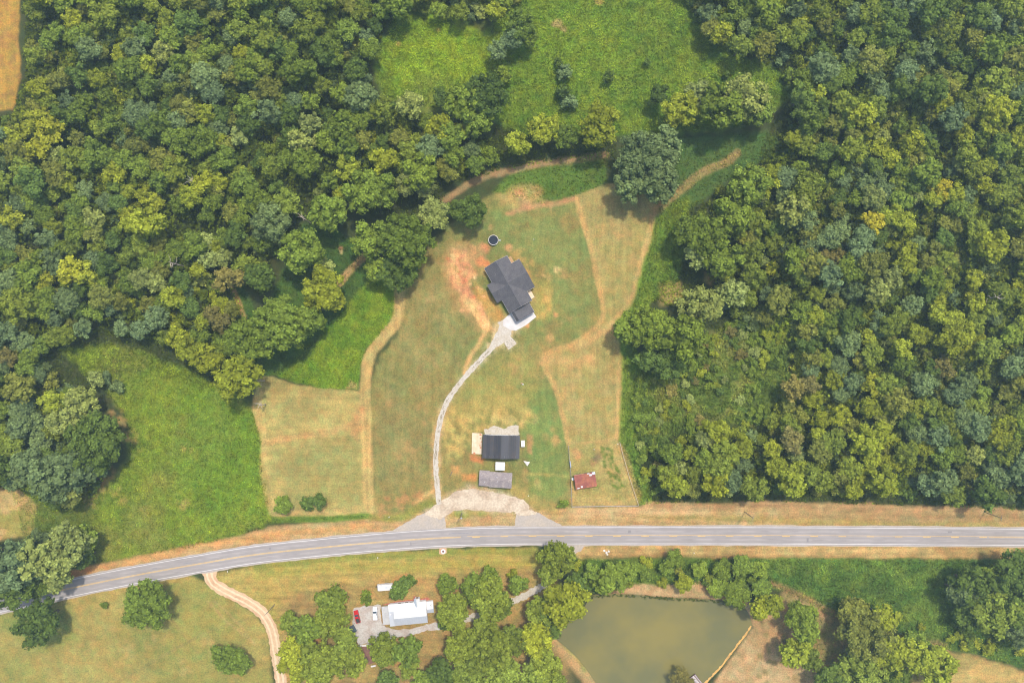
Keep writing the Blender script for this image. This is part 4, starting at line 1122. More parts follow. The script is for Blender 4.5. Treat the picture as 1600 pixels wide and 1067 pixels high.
# ---- house across the road
def white_house():
    c0 = (641, 959); ang = math.atan2(12, 116) * .93
    root = empty("farmhouse", Vector(pt(c0[0], c0[1], 3.5)).to_2d().to_3d(), ang, "farmhouse across the road with white standing-seam metal roof, its lower slopes shaded grey", "house")
    e, rr_ = 2.8, 4.6
    x0, x1, yS, yN, yr = -7.0, 7.2, -4.7, 4.7, -.9
    w = MB(); wall_ring(w, x0 + .3, x1 - .3, yS + .3, yN - .3, e); w.build("wall", M["white_paint"], root)
    def strips(xa, xb, ya, za, yb, zb, n, mt, nm="roof_panel"):
        for i in range(n):
            a, b = xa + (xb - xa) * i / n, xa + (xb - xa) * (i + 1) / n
            p = MB().slab([(a, ya, za), (b - .02, ya, za), (b - .02, yb, zb), (a, yb, zb)], .06).build(nm, mt, root)
            MB().slab([(a, ya, za + .05), (a + .05, ya, za + .05), (a + .05, yb, zb + .05), (a, yb, zb + .05)], .05).build("seam", mt, p)
    white_shaded = mat_rough("white_roof_shaded", alb(210, 214, 220), .5, .05, .6, spec=.5)  # white roof metal toned grey, shade of the lower slopes put into colour
    strips(x0, x1, yr, rr_, yN, e, 14, M["white_metal"])
    strips(x0, x1, yr - .02, rr_, yS, e, 14, white_shaded)
    MB().box(x0, x1, yr - .15, yr + .13, rr_ - .03, rr_ + .06).build("ridge_cap", M["white_metal"], root)
    for x in (x0 + .3, x1 - .45):
        MB().add([(x, yS + .3, e), (x, yN - .3, e), (x, yr, rr_ - .1), (x + .15, yS + .3, e), (x + .15, yN - .3, e), (x + .15, yr, rr_ - .1)],
                 [(0, 1, 2), (5, 4, 3), (0, 3, 4, 1), (1, 4, 5, 2), (2, 5, 3, 0)]).build("gable_end", M["white_paint"], root)
    # lower wing on the left: white half above, shaded grey half below
    wl_ = MB(); wall_ring(wl_, -9.1, -6.75, -4.6, 4.3, 2.2, .12); wl_.build("wing_wall", M["white_paint"], root)
    strips(-9.4, -7.03, 1.5, 2.75, 4.65, 2.45, 2, M["white_metal"], "wing_roof")
    strips(-9.4, -7.03, 1.48, 2.75, -5.0, 2.3, 2, white_shaded, "wing_roof")
    MB().box(-8.9, -8.3, .15, .6, 2.6, 2.85).build("vent_box", M["white_paint"], root)
    # right annex
    wa = MB(); wall_ring(wa, 7.0, 9.9, -.3, 3.9, 2.3, .12); wa.build("annex_wall", M["white_paint"], root)
    strips(7.22, 10.2, 1.2, 3.3, 4.25, 2.4, 3, M["white_metal"], "annex_roof")
    strips(7.22, 10.2, 1.18, 3.3, -.7, 2.4, 3, white_shaded, "annex_roof")
    an = MB()
    an.tube([(9.2, 3.0, 2.7), (9.2, 3.0, 3.7)], [.04, .04]); an.tube([(8.8, 2.6, 3.6), (9.6, 3.4, 3.6)], [.03, .03]); an.tube([(8.9, 3.4, 3.5), (9.5, 2.5, 3.65)], [.03, .03])
    an.build("antenna", M["dark_steel"], root)
    # dormer porch on the far side
    wd = MB(); wall_ring(wd, 2.2, 4.3, 3.6, 5.9, 2.4, .12); wd.build("porch_wall", M["white_paint"], root)
    dm = mat_rough("dormer_grey", alb(206, 216, 224), .5, .05, .6, spec=.5)
    for s in (-1, 1):
        MB().slab([(3.25, 2.6, 3.9), (3.25, 6.2, 3.9), (3.25 + s * 1.25, 6.2, 2.9), (3.25 + s * 1.25, 3.3, 2.9)], .06).build("porch_roof", dm if s < 0 else M["white_metal"], root)
    for x in (-5, -2, 1, 5): window(root, x, yS + .3, .9, 1.1, 1.3, 'x', -1)
    for x in (-4.5, -1.5, .8): window(root, x, yN - .3, .9, 1.1, 1.3, 'x', 1)
    d = MB().box(2.8, 3.7, 5.9, 5.95, .1, 2.1).build("door", M["door"], root)
    MB().box(3.5, 3.6, 5.95, 6.0, 1, 1.1).build("handle", M["dark_steel"], d)
    # carport deck with posts on the left
    pm = mat_rough("deck_grey", alb(206, 204, 200), .8, .08, 1.2, col2=alb(192, 190, 188), var2=.6, scale2=.5)
    for i in range(8):
        y = -4.1 + i * 1.0
        MB().box(-12.4, -9.45, y, y + .97, 2.02, 2.1).build("carport_sheet", pm, root)
    MB().box(-12.5, -12.41, -4.2, 4.0, 1.9, 2.12).build("edge_beam", M["old_wood"], root)
    MB().box(-12.5, -9.45, -4.3, -4.21, 1.9, 2.12).build("edge_beam", M["wood_tan"], root)
    for x, y in ((-12.3, -4.0), (-12.3, 0), (-12.3, 3.7), (-9.7, -4.0)):
        MB().box(x - .08, x + .08, y - .08, y + .08, 0, 2.0).build("post", M["dark_steel"], root)
white_house()

# ---- camper trailer
def camper():
    a = math.radians(4.5)
    root = empty("camper_trailer", Vector(pt(601.5, 916.5, 1.6)).to_2d().to_3d(), a, "long white camper trailer parked on dry grass with its tongue to the left", "trailer")
    L, W = 6.6, 2.5
    prof = [(-L / 2, .9), (-L / 2 - .05, 1.7), (-L / 2 + .3, 2.55), (-L / 2 + 1.0, 2.8), (L / 2 - .5, 2.8), (L / 2, 2.5), (L / 2, .7), (-L / 2 + .5, .6)]
    b = MB(); b.loft([[(x, -W / 2, z) for x, z in prof], [(x, W / 2, z) for x, z in prof]]); b.build("body", M["white_paint"], root, .08)
    MB().box(-2.2, 2.6, -.9, .9, 2.8, 2.84).build("roof_skin", M["white_metal"], root)
    MB().box(-1.7, -1.0, .45, 1.05, 2.84, 3.0).build("roof_vent", M["grey_metal"], root); MB().box(.4, 1.3, -.4, .4, 2.84, 3.05).build("air_conditioner", M["grey_metal"], root)
    t = MB(); t.tube([(-L / 2 + .3, .6, .55), (-L / 2 - 1.1, 0, .5)], [.06] * 2); t.tube([(-L / 2 + .3, -.6, .55), (-L / 2 - 1.1, 0, .5)], [.06] * 2); t.tube([(-L / 2 - .9, 0, 0), (-L / 2 - .9, 0, .6)], [.05] * 2); t.build("tongue", M["dark_steel"], root)
    tk = MB(); tk.tube([(-L / 2 - .55, 0, .55), (-L / 2 - .55, 0, 1.1)], [.17, .17], 8); tk.build("gas_bottle", M["dark_steel"], root)
    for s in (-1, 1):
        for x in (.2, 1.1):
            w = MB(); w.tube([(x, s * (W / 2 - .22), .36), (x, s * (W / 2 + .02), .36)], [.36, .36], 14); w.build("wheel", M["dark_steel"], root)
        for x in (-1.9, 1.9): window(root, x, s * W / 2, 1.5, .9, .6, 'x', s)
    dd = MB().box(-.75, -.05, -W / 2 - .04, -W / 2, .7, 2.4).build("door", M["trim"], root)
    MB().box(-.2, -.12, -W / 2 - .09, -W / 2 - .04, 1.4, 1.55).build("handle", M["dark_steel"], dd)
camper()

# ---- pickup trucks (front towards +y)
def pickup(u, v, rz, col, label, cover, name):
    root = empty("pickup_truck", Vector(pt(u, v, .9)).to_2d().to_3d(), rz, label, "pickup truck", "trucks on the gravel lot")
    paint_ = mat_rough(name, col, .3, .03, 1, spec=.5)
    W = 1.95; L = 5.6
    def sec(y, z0, z1, w, r=.12):
        return [(-w / 2, y, z0), (w / 2, y, z0), (w / 2, y, z1 - r), (w / 2 - r, y, z1), (-w / 2 + r, y, z1), (-w / 2, y, z1 - r)]
    b = MB(); b.loft([sec(2.8, .5, .85, 1.6), sec(2.7, .42, 1.0, 1.86), sec(2.0, .38, 1.08, W), sec(.95, .38, 1.14, W), sec(.9, .38, 1.14, W), sec(-.8, .38, 1.14, W)]); b.build("body", paint_, root)
    bs = MB()
    bs.box(-W / 2, -W / 2 + .14, -2.75, -.8, .45, 1.15); bs.box(W / 2 - .14, W / 2, -2.75, -.8, .45, 1.15); bs.box(-W / 2 + .14, W / 2 - .14, -.9, -.8, .45, 1.14)
    bs.build("bed_side", paint_, root)
    MB().box(-W / 2 + .14, W / 2 - .14, -2.75, -.9, .45, .55).build("bed_floor", M["dark_steel"], root)
    tg = MB().box(-W / 2 + .1, W / 2 - .1, -2.83, -2.752, .5, 1.15).build("tailgate", paint_, root)
    MB().box(-.2, .2, -2.86, -2.83, .9, 1.0).build("handle", M["dark_steel"], tg)
    if cover: MB().box(-W / 2 + .08, W / 2 - .08, -2.74, -.88, 1.152, 1.2).build("bed_cover", paint_, root)
    cab = MB(); cab.loft([[(-.92, .95, 1.14), (.92, .95, 1.14), (.9, .94, 1.16), (-.9, .94, 1.16)], [(-.9, .9, 1.16), (.9, .9, 1.16), (.76, .25, 1.76), (-.76, .25, 1.76)],
                          [(-.9, .3, 1.16), (.9, .3, 1.16), (.74, .2, 1.8), (-.74, .2, 1.8)], [(-.9, -.5, 1.16), (.9, -.5, 1.16), (.73, -.5, 1.8), (-.73, -.5, 1.8)],
                          [(-.9, -.8, 1.16), (.9, -.8, 1.16), (.7, -.68, 1.74), (-.7, -.68, 1.74)]]); cab.build("cab", paint_, root)
    MB().add([(-.8, .92, 1.19), (.8, .92, 1.19), (.68, .31, 1.74), (-.68, .31, 1.74), (-.8, .96, 1.2), (.8, .96, 1.2), (.68, .35, 1.76), (-.68, .35, 1.76)],
             [(0, 3, 2, 1), (4, 5, 6, 7), (0, 1, 5, 4), (1, 2, 6, 5), (2, 3, 7, 6), (3, 0, 4, 7)]).build("windshield", M["glass"], root)
    MB().add([(-.75, -.82, 1.22), (.75, -.82, 1.22), (.62, -.73, 1.68), (-.62, -.73, 1.68), (-.75, -.85, 1.22), (.75, -.85, 1.22), (.62, -.76, 1.7), (-.62, -.76, 1.7)],
             [(0, 1, 2, 3), (7, 6, 5, 4), (0, 4, 5, 1), (1, 5, 6, 2), (2, 6, 7, 3), (3, 7, 4, 0)]).build("rear_window", M["glass"], root)
    for s in (-1, 1):
        MB().add([(s * .9, .55, 1.22), (s * .9, -.6, 1.22), (s * .765, -.5, 1.7), (s * .78, .2, 1.7), (s * .93, .55, 1.22), (s * .93, -.6, 1.22), (s * .79, -.5, 1.72), (s * .80, .2, 1.72)],
                 [(4, 5, 6, 7), (0, 3, 2, 1), (0, 1, 5, 4), (1, 2, 6, 5), (2, 3, 7, 6), (3, 0, 4, 7)]).build("side_window", M["glass"], root)
        MB().box(s * 1.0 - .08, s * 1.0 + .08, .72, .86, 1.14, 1.32).build("mirror", M["dark_steel"], root)
        for y in (1.85, -1.75):
            wh = MB().tube([(s * (W / 2 - .24), y, .38), (s * (W / 2 + .01), y, .38)], [.38, .38], 14).build("wheel", M["dark_steel"], root)
            MB().tube([(s * (W / 2 + .011), y, .38), (s * (W / 2 + .03), y, .38)], [.2, .2], 10).build("rim", M["grey_metal"], wh)
        MB().box(s * .68 - .2, s * .68 + .2, 2.7, 2.79, .7, .86).build("headlight", M["trim"], root)
    MB().box(-.9, .9, 2.79, 2.92, .42, .6).build("front_bumper", M["grey_metal"], root); MB().box(-.9, .9, -2.97, -2.84, .45, .62).build("rear_bumper", M["grey_metal"], root)
    return root
pickup(557.8, 963, math.radians(13), alb(214, 34, 40), "bright red pickup truck at the left edge of the gravel lot", False, "red_paint")
pickup(586, 958, math.radians(2), alb(248, 248, 250), "white pickup truck with covered bed parked beside the farmhouse carport", True, "white_truck_paint")


def dark_canopy():
    a = Vector(pt(550, 983, 2))
    root = empty("garden_canopy", Vector((a.x, a.y, 0)), math.radians(-62), "dark blue-grey pointed canopy half hidden under the trees by the gravel lot", "canopy")
    m = mat_rough("canopy_cloth", alb(74, 84, 92), .8, .06, 2)
    for k in range(4):
        t0 = math.pi / 4 + k * math.pi / 2; t1 = t0 + math.pi / 2; r = 2.3
        MB().slab([(r * math.cos(t0), r * math.sin(t0), 2.1), (r * math.cos(t1), r * math.sin(t1), 2.1), (0, 0, 2.9)], .05).build("roof_panel", m, root)
        MB().tube([(r * .95 * math.cos(t0), r * .95 * math.sin(t0), 0), (r * .95 * math.cos(t0), r * .95 * math.sin(t0), 2.08)], [.05] * 2).build("post", M["dark_steel"], root)
dark_canopy()


def bench(u, v, rz, L, label, mat):
    root = empty("bench", Vector(pt(u, v)).to_2d().to_3d(), rz, label, "bench")
    for k in range(3): MB().box(-L / 2, L / 2, -.32 + k * .22, -.13 + k * .22, .42, .47).build("seat_board", mat, root)
    for x in (-L / 2 + .25, L / 2 - .25): MB().box(x - .05, x + .05, -.28, .28, 0, .42).build("leg", mat, root)
bench(583.5, 1039.5, math.radians(12), 2.1, "short white bench at the bottom end of the brown earth path", M["white_paint"])
bench(517, 1054, math.radians(55), 1.5, "small white bench among the trees left of the brown path", M["white_paint"])
for i, (u0, v0, u1, v1) in enumerate([(592, 1037, 608, 1031), (581, 1014, 584, 1030)]):
    a, b = Vector(pt(u0, v0)), Vector(pt(u1, v1))
    d = b - a
    root = empty("low_rail", a, math.atan2(d.y, d.x), ["low white rail running right from the white bench", "low white rail along the right side of the brown earth path"][i], "rail")
    MB().box(0, d.length, -.06, .06, .35, .47).build("rail_board", M["tarp"], root)
    for k in range(4): MB().box(d.length * k / 3 - .06, d.length * k / 3 + .06, -.05, .05, 0, .35).build("post", M["tarp"], root)
# low stone edging above the path
root = empty("stone_edging", pt(570, 1006), 0, "row of pale stones edging the gravel lot above the brown path", "stone edging")
ms = bpy.data.meshes.new("stone")
sb = MB(); sb.loft([[(.5 * math.cos(t) * k, .35 * math.sin(t) * k, z) for t in np.linspace(0, 6.283, 9)[:-1]] for k, z in ((1, 0), (1, .18), (.7, .3))]); ms = sb.mesh("stone"); ms.materials.append(M["tarp"])
for i in range(12):
    o = link("stone", ms, None, root); p = Vector(pt(561 + i * 1.7, 1008.5 - .12 * i - (max(0, i - 7) * .8))) - Vector(pt(570, 1006))
    o.location = p; o.rotation_euler = (0, 0, R.uniform(0, 3)); o.scale = (R.uniform(.7, 1.1),) * 3

# ---- dock on the pond
def dock():
    a = Vector(pt(1086, 1061))
    root = empty("dock", Vector((a.x, a.y, 0)), math.radians(-51), "small grey plank dock reaching into the pond beside a tree", "dock")
    w = [M["old_wood"], mat_rough("plank_grey", alb(186, 172, 176), .85, .12, 2), mat_rough("plank_pale", alb(212, 200, 196), .85, .12, 2)]
    for k in range(7):
        y = -1.5 + k * .43
        MB().box(-2.0, 3.4, y, y + .38, .5 + R.uniform(0, .03), .58).build("plank", [w[1], w[0], w[1], w[2], w[2], w[0], w[1]][k], root)
    for x in (-1.9, 3.2):
        for y in (-1.45, 1.4): MB().tube([(x, y, -1.4), (x, y, .5)], [.1, .1], 6).build("pile", M["old_wood"], root)
    for y in (-1.55, 1.48): MB().box(-2.05, 3.4, y - .05, y + .05, .25, .5).build("side_beam", M["brown_trim"], root)
    MB().box(-2.1, -2.0, -1.5, 1.5, .2, .57).build("end_beam", M["brown_trim"], root)
dock()

# ---- poles and small roadside things
M["pole_wood"] = mat_rough("pole_wood", alb(150, 138, 124), .9, .15, 2)
def utility_pole(u, v, h, label, transformer=False, arm=True, rz=0.0):
    root = empty("utility_pole", pt(u, v), rz, label, "utility pole", "wooden utility poles")
    MB().tube([(0, 0, 0), (0, 0, h)], [.17, .12], 8).build("pole", M["pole_wood"], root)
    if arm:
        MB().box(-1.2, 1.2, -.06, .06, h - .55, h - .4).build("crossarm", M["pole_wood"], root)
        for x in (-1.1, 0, 1.1): MB().tube([(x, 0, h - .4), (x, 0, h - .18)], [.06, .05], 6).build("insulator", M["trim"], root)
    if transformer:
        t = MB().tube([(.38, 0, h - 1.9), (.38, 0, h - .9)], [.27, .27], 10).build("transformer", M["grey_metal"], root)
    return root
utility_pole(722, 801, 11, "wooden utility pole with grey transformer on the grass island by the road", True, rz=.4)
utility_pole(1163.5, 799.5, 11, "wooden utility pole on the tan verge right of the garden, above the road", rz=1.2)
utility_pole(1538, 799.5, 11, "wooden utility pole at the far right verge under the woods' edge", rz=1.4)
utility_pole(429, 944, 11, "wooden utility pole beside the bend of the pinkish dirt road", rz=.7)
utility_pole(706.5, 736.5, 9, "bare wooden pole between the gravel driveway and the grey outbuilding", arm=False)


def yard_light():
    root = empty("yard_light", pt(815, 599), 0, "slim yard lamp post with white head on the mown lawn", "lamp post")
    MB().tube([(0, 0, 0), (0, 0, 6.6)], [.12, .08], 8).build("pole", M["pole_wood"], root)
    MB().tube([(0, 0, 6.5), (.5, 0, 6.8)], [.05, .05], 6).build("arm", M["grey_metal"], root)
    MB().tube([(.5, 0, 6.6), (.5, 0, 6.95)], [.34, .2], 10).build("lamp_head", M["white_metal"], root)
    MB().tube([(0, 0, 0), (0, 0, .25)], [.45, .4], 10).build("base", M["wood_tan"], root)
yard_light()


def mailbox(u, v, label):
    root = empty("mailbox", pt(u, v), 0, label, "mailbox")
    MB().box(-.05, .05, -.05, .05, 0, 1.05).build("post", M["old_wood"], root)
    b = MB(); pr = [(-.13, 1.05), (.13, 1.05), (.13, 1.2), (.08, 1.3), (-.08, 1.3), (-.13, 1.2)]
    b.loft([[(x, -.35, z) for x, z in pr], [(x, .35, z) for x, z in pr]]); b.build("box", M["white_paint"], root)
    MB().box(.131, .15, -.1, .05, 1.15, 1.35).build("flag", M["brick_red"], root)
mailbox(591, 870, "white mailbox on the verge below the road, above the camper trailer")
mailbox(357, 891, "white mailbox beside the mouth of the dirt road")


def planter():
    root = empty("tire_planter", pt(692.5, 861), 0, "white ring planter with dark centre on the roadside grass", "planter")
    n = 18
    def ring(r, z): return [(r * math.cos(2 * math.pi * k / n), r * math.sin(2 * math.pi * k / n), z) for k in range(n)]
    MB().loft([ring(.95, 0), ring(1.05, .18), ring(.95, .34), ring(.6, .34), ring(.5, .2), ring(.55, .05)], cap=False).build("ring", M["white_paint"], root)
    s = MB(); s.loft([ring(.56, .12), ring(.2, .22)]); s.build("soil", M["earth_brown"], root)
planter()
sheet("bare_soil", [(687, 857), (697, 856), (699, 864), (692, 867), (686, 865)], .02, M["dirt"], .3, seed=31)

# pale stones by the hedge and markers
for i, (u, v, r_, lab) in enumerate([(944, 860, .5, "left stone of the pale rubble lying above the hedge"), (947.5, 863, .55, "largest pale stone lying on the verge above the hedge"), (951, 861, .45, "right stone of the pale rubble lying above the hedge"), (949, 866, .4, "lowest pale stone nearest to the hedge top")]):
    o = link("boulder", ms, None); o.location = pt(u, v); o.scale = (r_ * 2.2, r_ * 2.6, r_ * 3); o.rotation_euler = (0, 0, i * 1.1)
    tag(o, lab, "boulder", "pale stones by the hedge")
def marker(u, v, label, h=.9):
    root = empty("marker_post", pt(u, v), 0, label, "marker post")
    MB().tube([(0, 0, 0), (0, 0, h)], [.12, .12], 8).build("post", M["white_paint"], root); MB().tube([(0, 0, h), (0, 0, h + .1)], [.2, .12], 8).build("cap", M["white_metal"], root)
marker(834, 374.5, "small white pipe marker on the lawn right of the pool", .8)
marker(928, 701.5, "white stake in the upper part of the garden"); marker(965, 693.5, "white stake in the top right corner of the garden")
marker(608.5, 807, "thin white marker post on the clay verge left of the driveway", 1.2); marker(1084, 863, "white marker post on the brown verge south of the road", .8)
marker(825.5, 774, "small pale stake on the grass right of the gravel yard", .7)

# ------------------------------------------------------------------ plants
def quads_mesh(name, V, vals, vname, color=False, extra=None):
    """V (n,4,3) leaf faces; vals one value or colour per face"""
    n = len(V)
    nv = n * 4
    co = V.reshape(-1, 3)
    me = bpy.data.meshes.new(name)
    ev, ef, et = ([], [], []) if extra is None else extra
    ne = len(ev)
    me.vertices.add(nv + ne)
    allco = np.vstack([co, np.array(ev).reshape(-1, 3)]) if ne else co
    me.vertices.foreach_set("co", allco.astype(np.float32).ravel())
    li = np.arange(nv, dtype=np.int32)
    starts = np.arange(n, dtype=np.int32) * 4
    if ne:
        fl = np.array(ef, dtype=np.int32)
        li = np.concatenate([li, (fl + nv).ravel()])
        starts = np.concatenate([starts, nv + np.arange(len(fl), dtype=np.int32) * 3])
    me.loops.add(len(li)); me.loops.foreach_set("vertex_index", li)
    me.polygons.add(len(starts)); me.polygons.foreach_set("loop_start", starts)
    me.update()
    if color:
        a = me.attributes.new(vname, 'FLOAT_COLOR', 'POINT')
        full = np.ones((nv + ne, 4), np.float32); full[:nv, :3] = np.repeat(vals, 4, axis=0)
        a.data.foreach_set("color", full.ravel())
    else:
        a = me.attributes.new(vname, 'FLOAT', 'POINT')
        full = np.full(nv + ne, .4, np.float32); full[:nv] = np.repeat(vals, 4)
        if ne: full[nv:] = et
        a.data.foreach_set("value", full)
    return me


def leaf_quads(rg, pos, nrm, size):
    """bent, irregular four-cornered leaf sprays"""
    n = len(pos)
    ref = rg.normal(size=(n, 3))
    t = np.cross(nrm, ref); t /= np.linalg.norm(t, axis=1, keepdims=True) + 1e-9
    b = np.cross(nrm, t)
    w = size[:, None] * rg.uniform(.75, 1.25, (n, 1)); h = size[:, None] * rg.uniform(.6, 1.1, (n, 1))
    c = []
    for sx, sy in ((-1, -.7), (.7, -1), (1, .7), (-.7, 1)):
        c.append(pos + t * w * .5 * sx * rg.uniform(.7, 1.3, (n, 1)) + b * h * .5 * sy * rg.uniform(.7, 1.3, (n, 1)) + nrm * size[:, None] * rg.uniform(-.22, .12, (n, 1)))
    return np.stack(c, 1)


_ico = None
def ico():
    global _ico
    if _ico is None:
        import bmesh
        bm = bmesh.new(); bmesh.ops.create_icosphere(bm, subdivisions=2, radius=1)
        _ico = (np.array([v.co[:] for v in bm.verts]), np.array([[v.index for v in f.verts] for f in bm.faces])); bm.free()
    return _ico


def crown_mesh(name, seed, Rr, Hh, nl, lr, leaf, dens, conical=0.0, spread=.66, ragged=.16):
    """a crown of lobes covered in leaf sprays, centred at half its height; radius Rr, height Hh"""
    rg = np.random.default_rng(seed)
    L = []; rad = []
    for i in range(nl):
        for _ in range(12):
            d = rg.normal(size=3); d /= np.linalg.norm(d)
            d[2] = d[2] * .75 + .25
            k = spread * rg.uniform(.68, 1.3)
            p = d * k * np.array([Rr, Rr, Hh / 2])
            if conical: 
                f = 1 - conical * np.clip((p[2] / Hh + .5), 0, 1); p[:2] *= f
            if all(np.linalg.norm(p - q) > .45 * (lr * Rr) for q in L): break
        L.append(p); rad.append(lr * Rr * rg.uniform(.72, 1.25) * (1 - conical * .5 * np.clip(p[2] / Hh + .5, 0, 1)))
    L.append(np.array([0, 0, -.02 * Hh])); rad.append(.55 * Rr * (1 - conical * .4))
    L = np.array(L); rad = np.array(rad)
    asp = min(1.0, Hh / (1.7 * Rr))
    P, N, T = [], [], []
    for i in range(len(L)):
        n = int(4 * math.pi * rad[i] ** 2 * dens / leaf ** 2)
        d = rg.normal(size=(n, 3)); d /= np.linalg.norm(d, axis=1, keepdims=True)
        d = d[d[:, 2] > -.55]
        bump = 1 + ragged * rg.normal(size=len(d))
        p = L[i] + d * (rad[i] * bump)[:, None] * np.array([1, 1, .85])
        keep = np.ones(len(p), bool)
        for j in range(len(L)):
            if j != i: keep &= np.linalg.norm(p - L[j], axis=1) > rad[j] * .80
        p, d = p[keep], d[keep]
        P.append(p); N.append(d)
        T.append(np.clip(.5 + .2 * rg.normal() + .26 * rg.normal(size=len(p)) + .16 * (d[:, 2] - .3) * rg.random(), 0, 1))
    P = np.vstack(P); N = np.vstack(N); T = np.concatenate(T)
    nr = N * .75 + np.array([0, 0, .35]) + rg.normal(size=P.shape) * .55
    nr /= np.linalg.norm(nr, axis=1, keepdims=True)
    Q = leaf_quads(rg, P, nr, leaf * rg.uniform(.7, 1.35, len(P)))
    iv, if_ = ico()
    ev, ef, et = [], [], []
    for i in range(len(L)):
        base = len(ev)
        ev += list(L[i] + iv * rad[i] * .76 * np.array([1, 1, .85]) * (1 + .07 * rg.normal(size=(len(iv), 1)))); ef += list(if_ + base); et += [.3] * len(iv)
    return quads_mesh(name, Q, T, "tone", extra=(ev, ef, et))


def trunk_mesh(name, seed, h, r):
    rr = random.Random(seed)
    mb = MB()
    top = h * .72
    mb.tube([(0, 0, 0), (rr.uniform(-.1, .1), rr.uniform(-.1, .1), h * .3), (rr.uniform(-.3, .3), rr.uniform(-.3, .3), top)], [.34 * r / 5, .25 * r / 5, .1 * r / 5], 7)
    for k in range(5):
        a = rr.uniform(0, 6.28); z0 = h * rr.uniform(.28, .5); l_ = r * rr.uniform(.45, .7)
        mb.tube([(0, 0, z0), (l_ * .5 * math.cos(a), l_ * .5 * math.sin(a), z0 + l_ * .45), (l_ * math.cos(a), l_ * math.sin(a), z0 + l_ * .8)], [.13 * r / 5, .09 * r / 5, .04 * r / 5], 5)
    return mb.mesh(name)


K = .46
SPEC = {   # reflectance, name, words
    'g': (alb(122, 142, 56, .66), "green_tree", "mid green broadleaf tree"),
    'y': (alb(150, 160, 52, .68), "yellow_green_tree", "yellow-green broadleaf tree"),
    'd': (alb(104, 126, 58, .64), "dark_green_tree", "dark green broadleaf tree"),
    'b': (alb(116, 136, 88, .66), "grey_green_tree", "grey-green broadleaf tree"),
    'p': (alb(150, 162, 88, .68), "pale_green_tree", "pale green broadleaf tree"),
    'o': (alb(142, 136, 76, .60), "brownish_tree", "olive-brown broadleaf tree"),
    'f': (alb(132, 147, 58, .66), "leafy_green_tree", "bright leafy green tree"),
    'e': (alb(130, 136, 62, .68), "olive_green_tree", "olive green broadleaf tree"),
    'k': (alb(188, 180, 54, .66), "golden_tree", "golden yellow tree"),
    'w': (alb(170, 176, 58, .64), "bright_yellow_green_tree", "bright yellow-green tree"),
}
BARK = mat_rough("bark", alb(120, 104, 90), .95, .2, 2)
LEAFM = {k: mat_leaf("leaf_" + v[1], v[0]) for k, v in SPEC.items()}
VAR = {}


def variants(sp, size):
    """meshes shared by all trees of one kind and size class"""
    key = (sp, size)
    if key not in VAR:
        Rr = {'s': 2.6, 'm': 4.8, 'l': 8.5, 'x': 12.5}[size]
        out = []
        nvar = {'s': 3, 'm': 6, 'l': 3, 'x': 1}[size] if sp in 'gydbpfe' else 2
        for i in range(nvar):
            sd_ = hash((ord(sp), {'s': 1, 'm': 2, 'l': 3, 'x': 4}[size], i)) % 10007
            rr = random.Random(sd_)
            if size == 's': prm = dict(nl=8, lr=.42, leaf=.56, dens=1.0)
            elif size == 'm': prm = dict(nl=rr.choice((18, 24, 30)), lr=rr.choice((.31, .28, .25)), leaf=.64, dens=1.0)
            elif size == 'x': prm = dict(nl=95, lr=.145, leaf=.72, dens=1.0)
            else: prm = dict(nl=rr.choice((48, 60)), lr=rr.choice((.20, .18)), leaf=.74, dens=1.0)
            if sp in 'bp' and size != 's': prm['lr'] *= .9; prm['nl'] += 6
            Hh = Rr * rr.uniform(1.45, 1.8)
            m = crown_mesh("crown", sd_, Rr, Hh, spread=rr.uniform(.64, .74), **prm)
            m.materials.append(LEAFM[sp])
            ht = {'s': 1.05, 'm': 1.12, 'l': 1.1, 'x': 1.0}[size] * Hh + {'s': 1.2, 'm': 4.5, 'l': 4.5, 'x': 3.5}[size]
            t = trunk_mesh("trunk", sd_, ht, Rr); t.materials.append(BARK)
            out.append((m, t, Rr, Hh, ht))
        VAR[key] = out
    return VAR[key]


PLACED = []       # (x, y, r) of crowns on the ground plane


def tree(u, v, r_px, sp, label, group=None, hz=1.0, name=None, cat="tree", sx=1.0, px=True):
    r = r_px * S
    size = 's' if r < 3.4 else ('m' if r < 6.7 else ('l' if r < 10.4 else 'x'))
    m, t, Rr, Hh, ht = R.choice(variants(sp, size))
    k = r / Rr
    h = ht * k * hz if size != 's' else (Hh * k * 1.02 + .2) * hz
    zc = h - Hh * k * hz * .5
    x, y, _ = pt(u, v, zc)
    root = bpy.data.objects.new(name or SPEC[sp][1], None); COL.objects.link(root)
    root.location = (x, y, 0); root.rotation_euler = (0, 0, R.uniform(0, 6.28))
    tag(root, label, cat, group)
    c = bpy.data.objects.new("crown", m); COL.objects.link(c); c.parent = root
    c.location = (0, 0, zc); c.scale = (k * sx * 1.06, k / sx * 1.06, k * hz)
    tr_ = bpy.data.objects.new("trunk", t); COL.objects.link(tr_); tr_.parent = root
    tr_.scale = (k, k, h / ht)
    PLACED.append((u, v, r_px))
    return root


def shrub(u, v, r_px, sp, label, group=None, sx=1.0, hz=.8, rot=None, name="shrub"):
    o = tree(u, v, r_px, sp, label, group, hz=hz, name=name, cat="shrub", sx=sx)
    if rot is not None: o.rotation_euler.z = rot
    for c in o.children:
        if c.name.startswith("trunk"): c.name = "stem"
        else: c.name = "foliage"
    return o


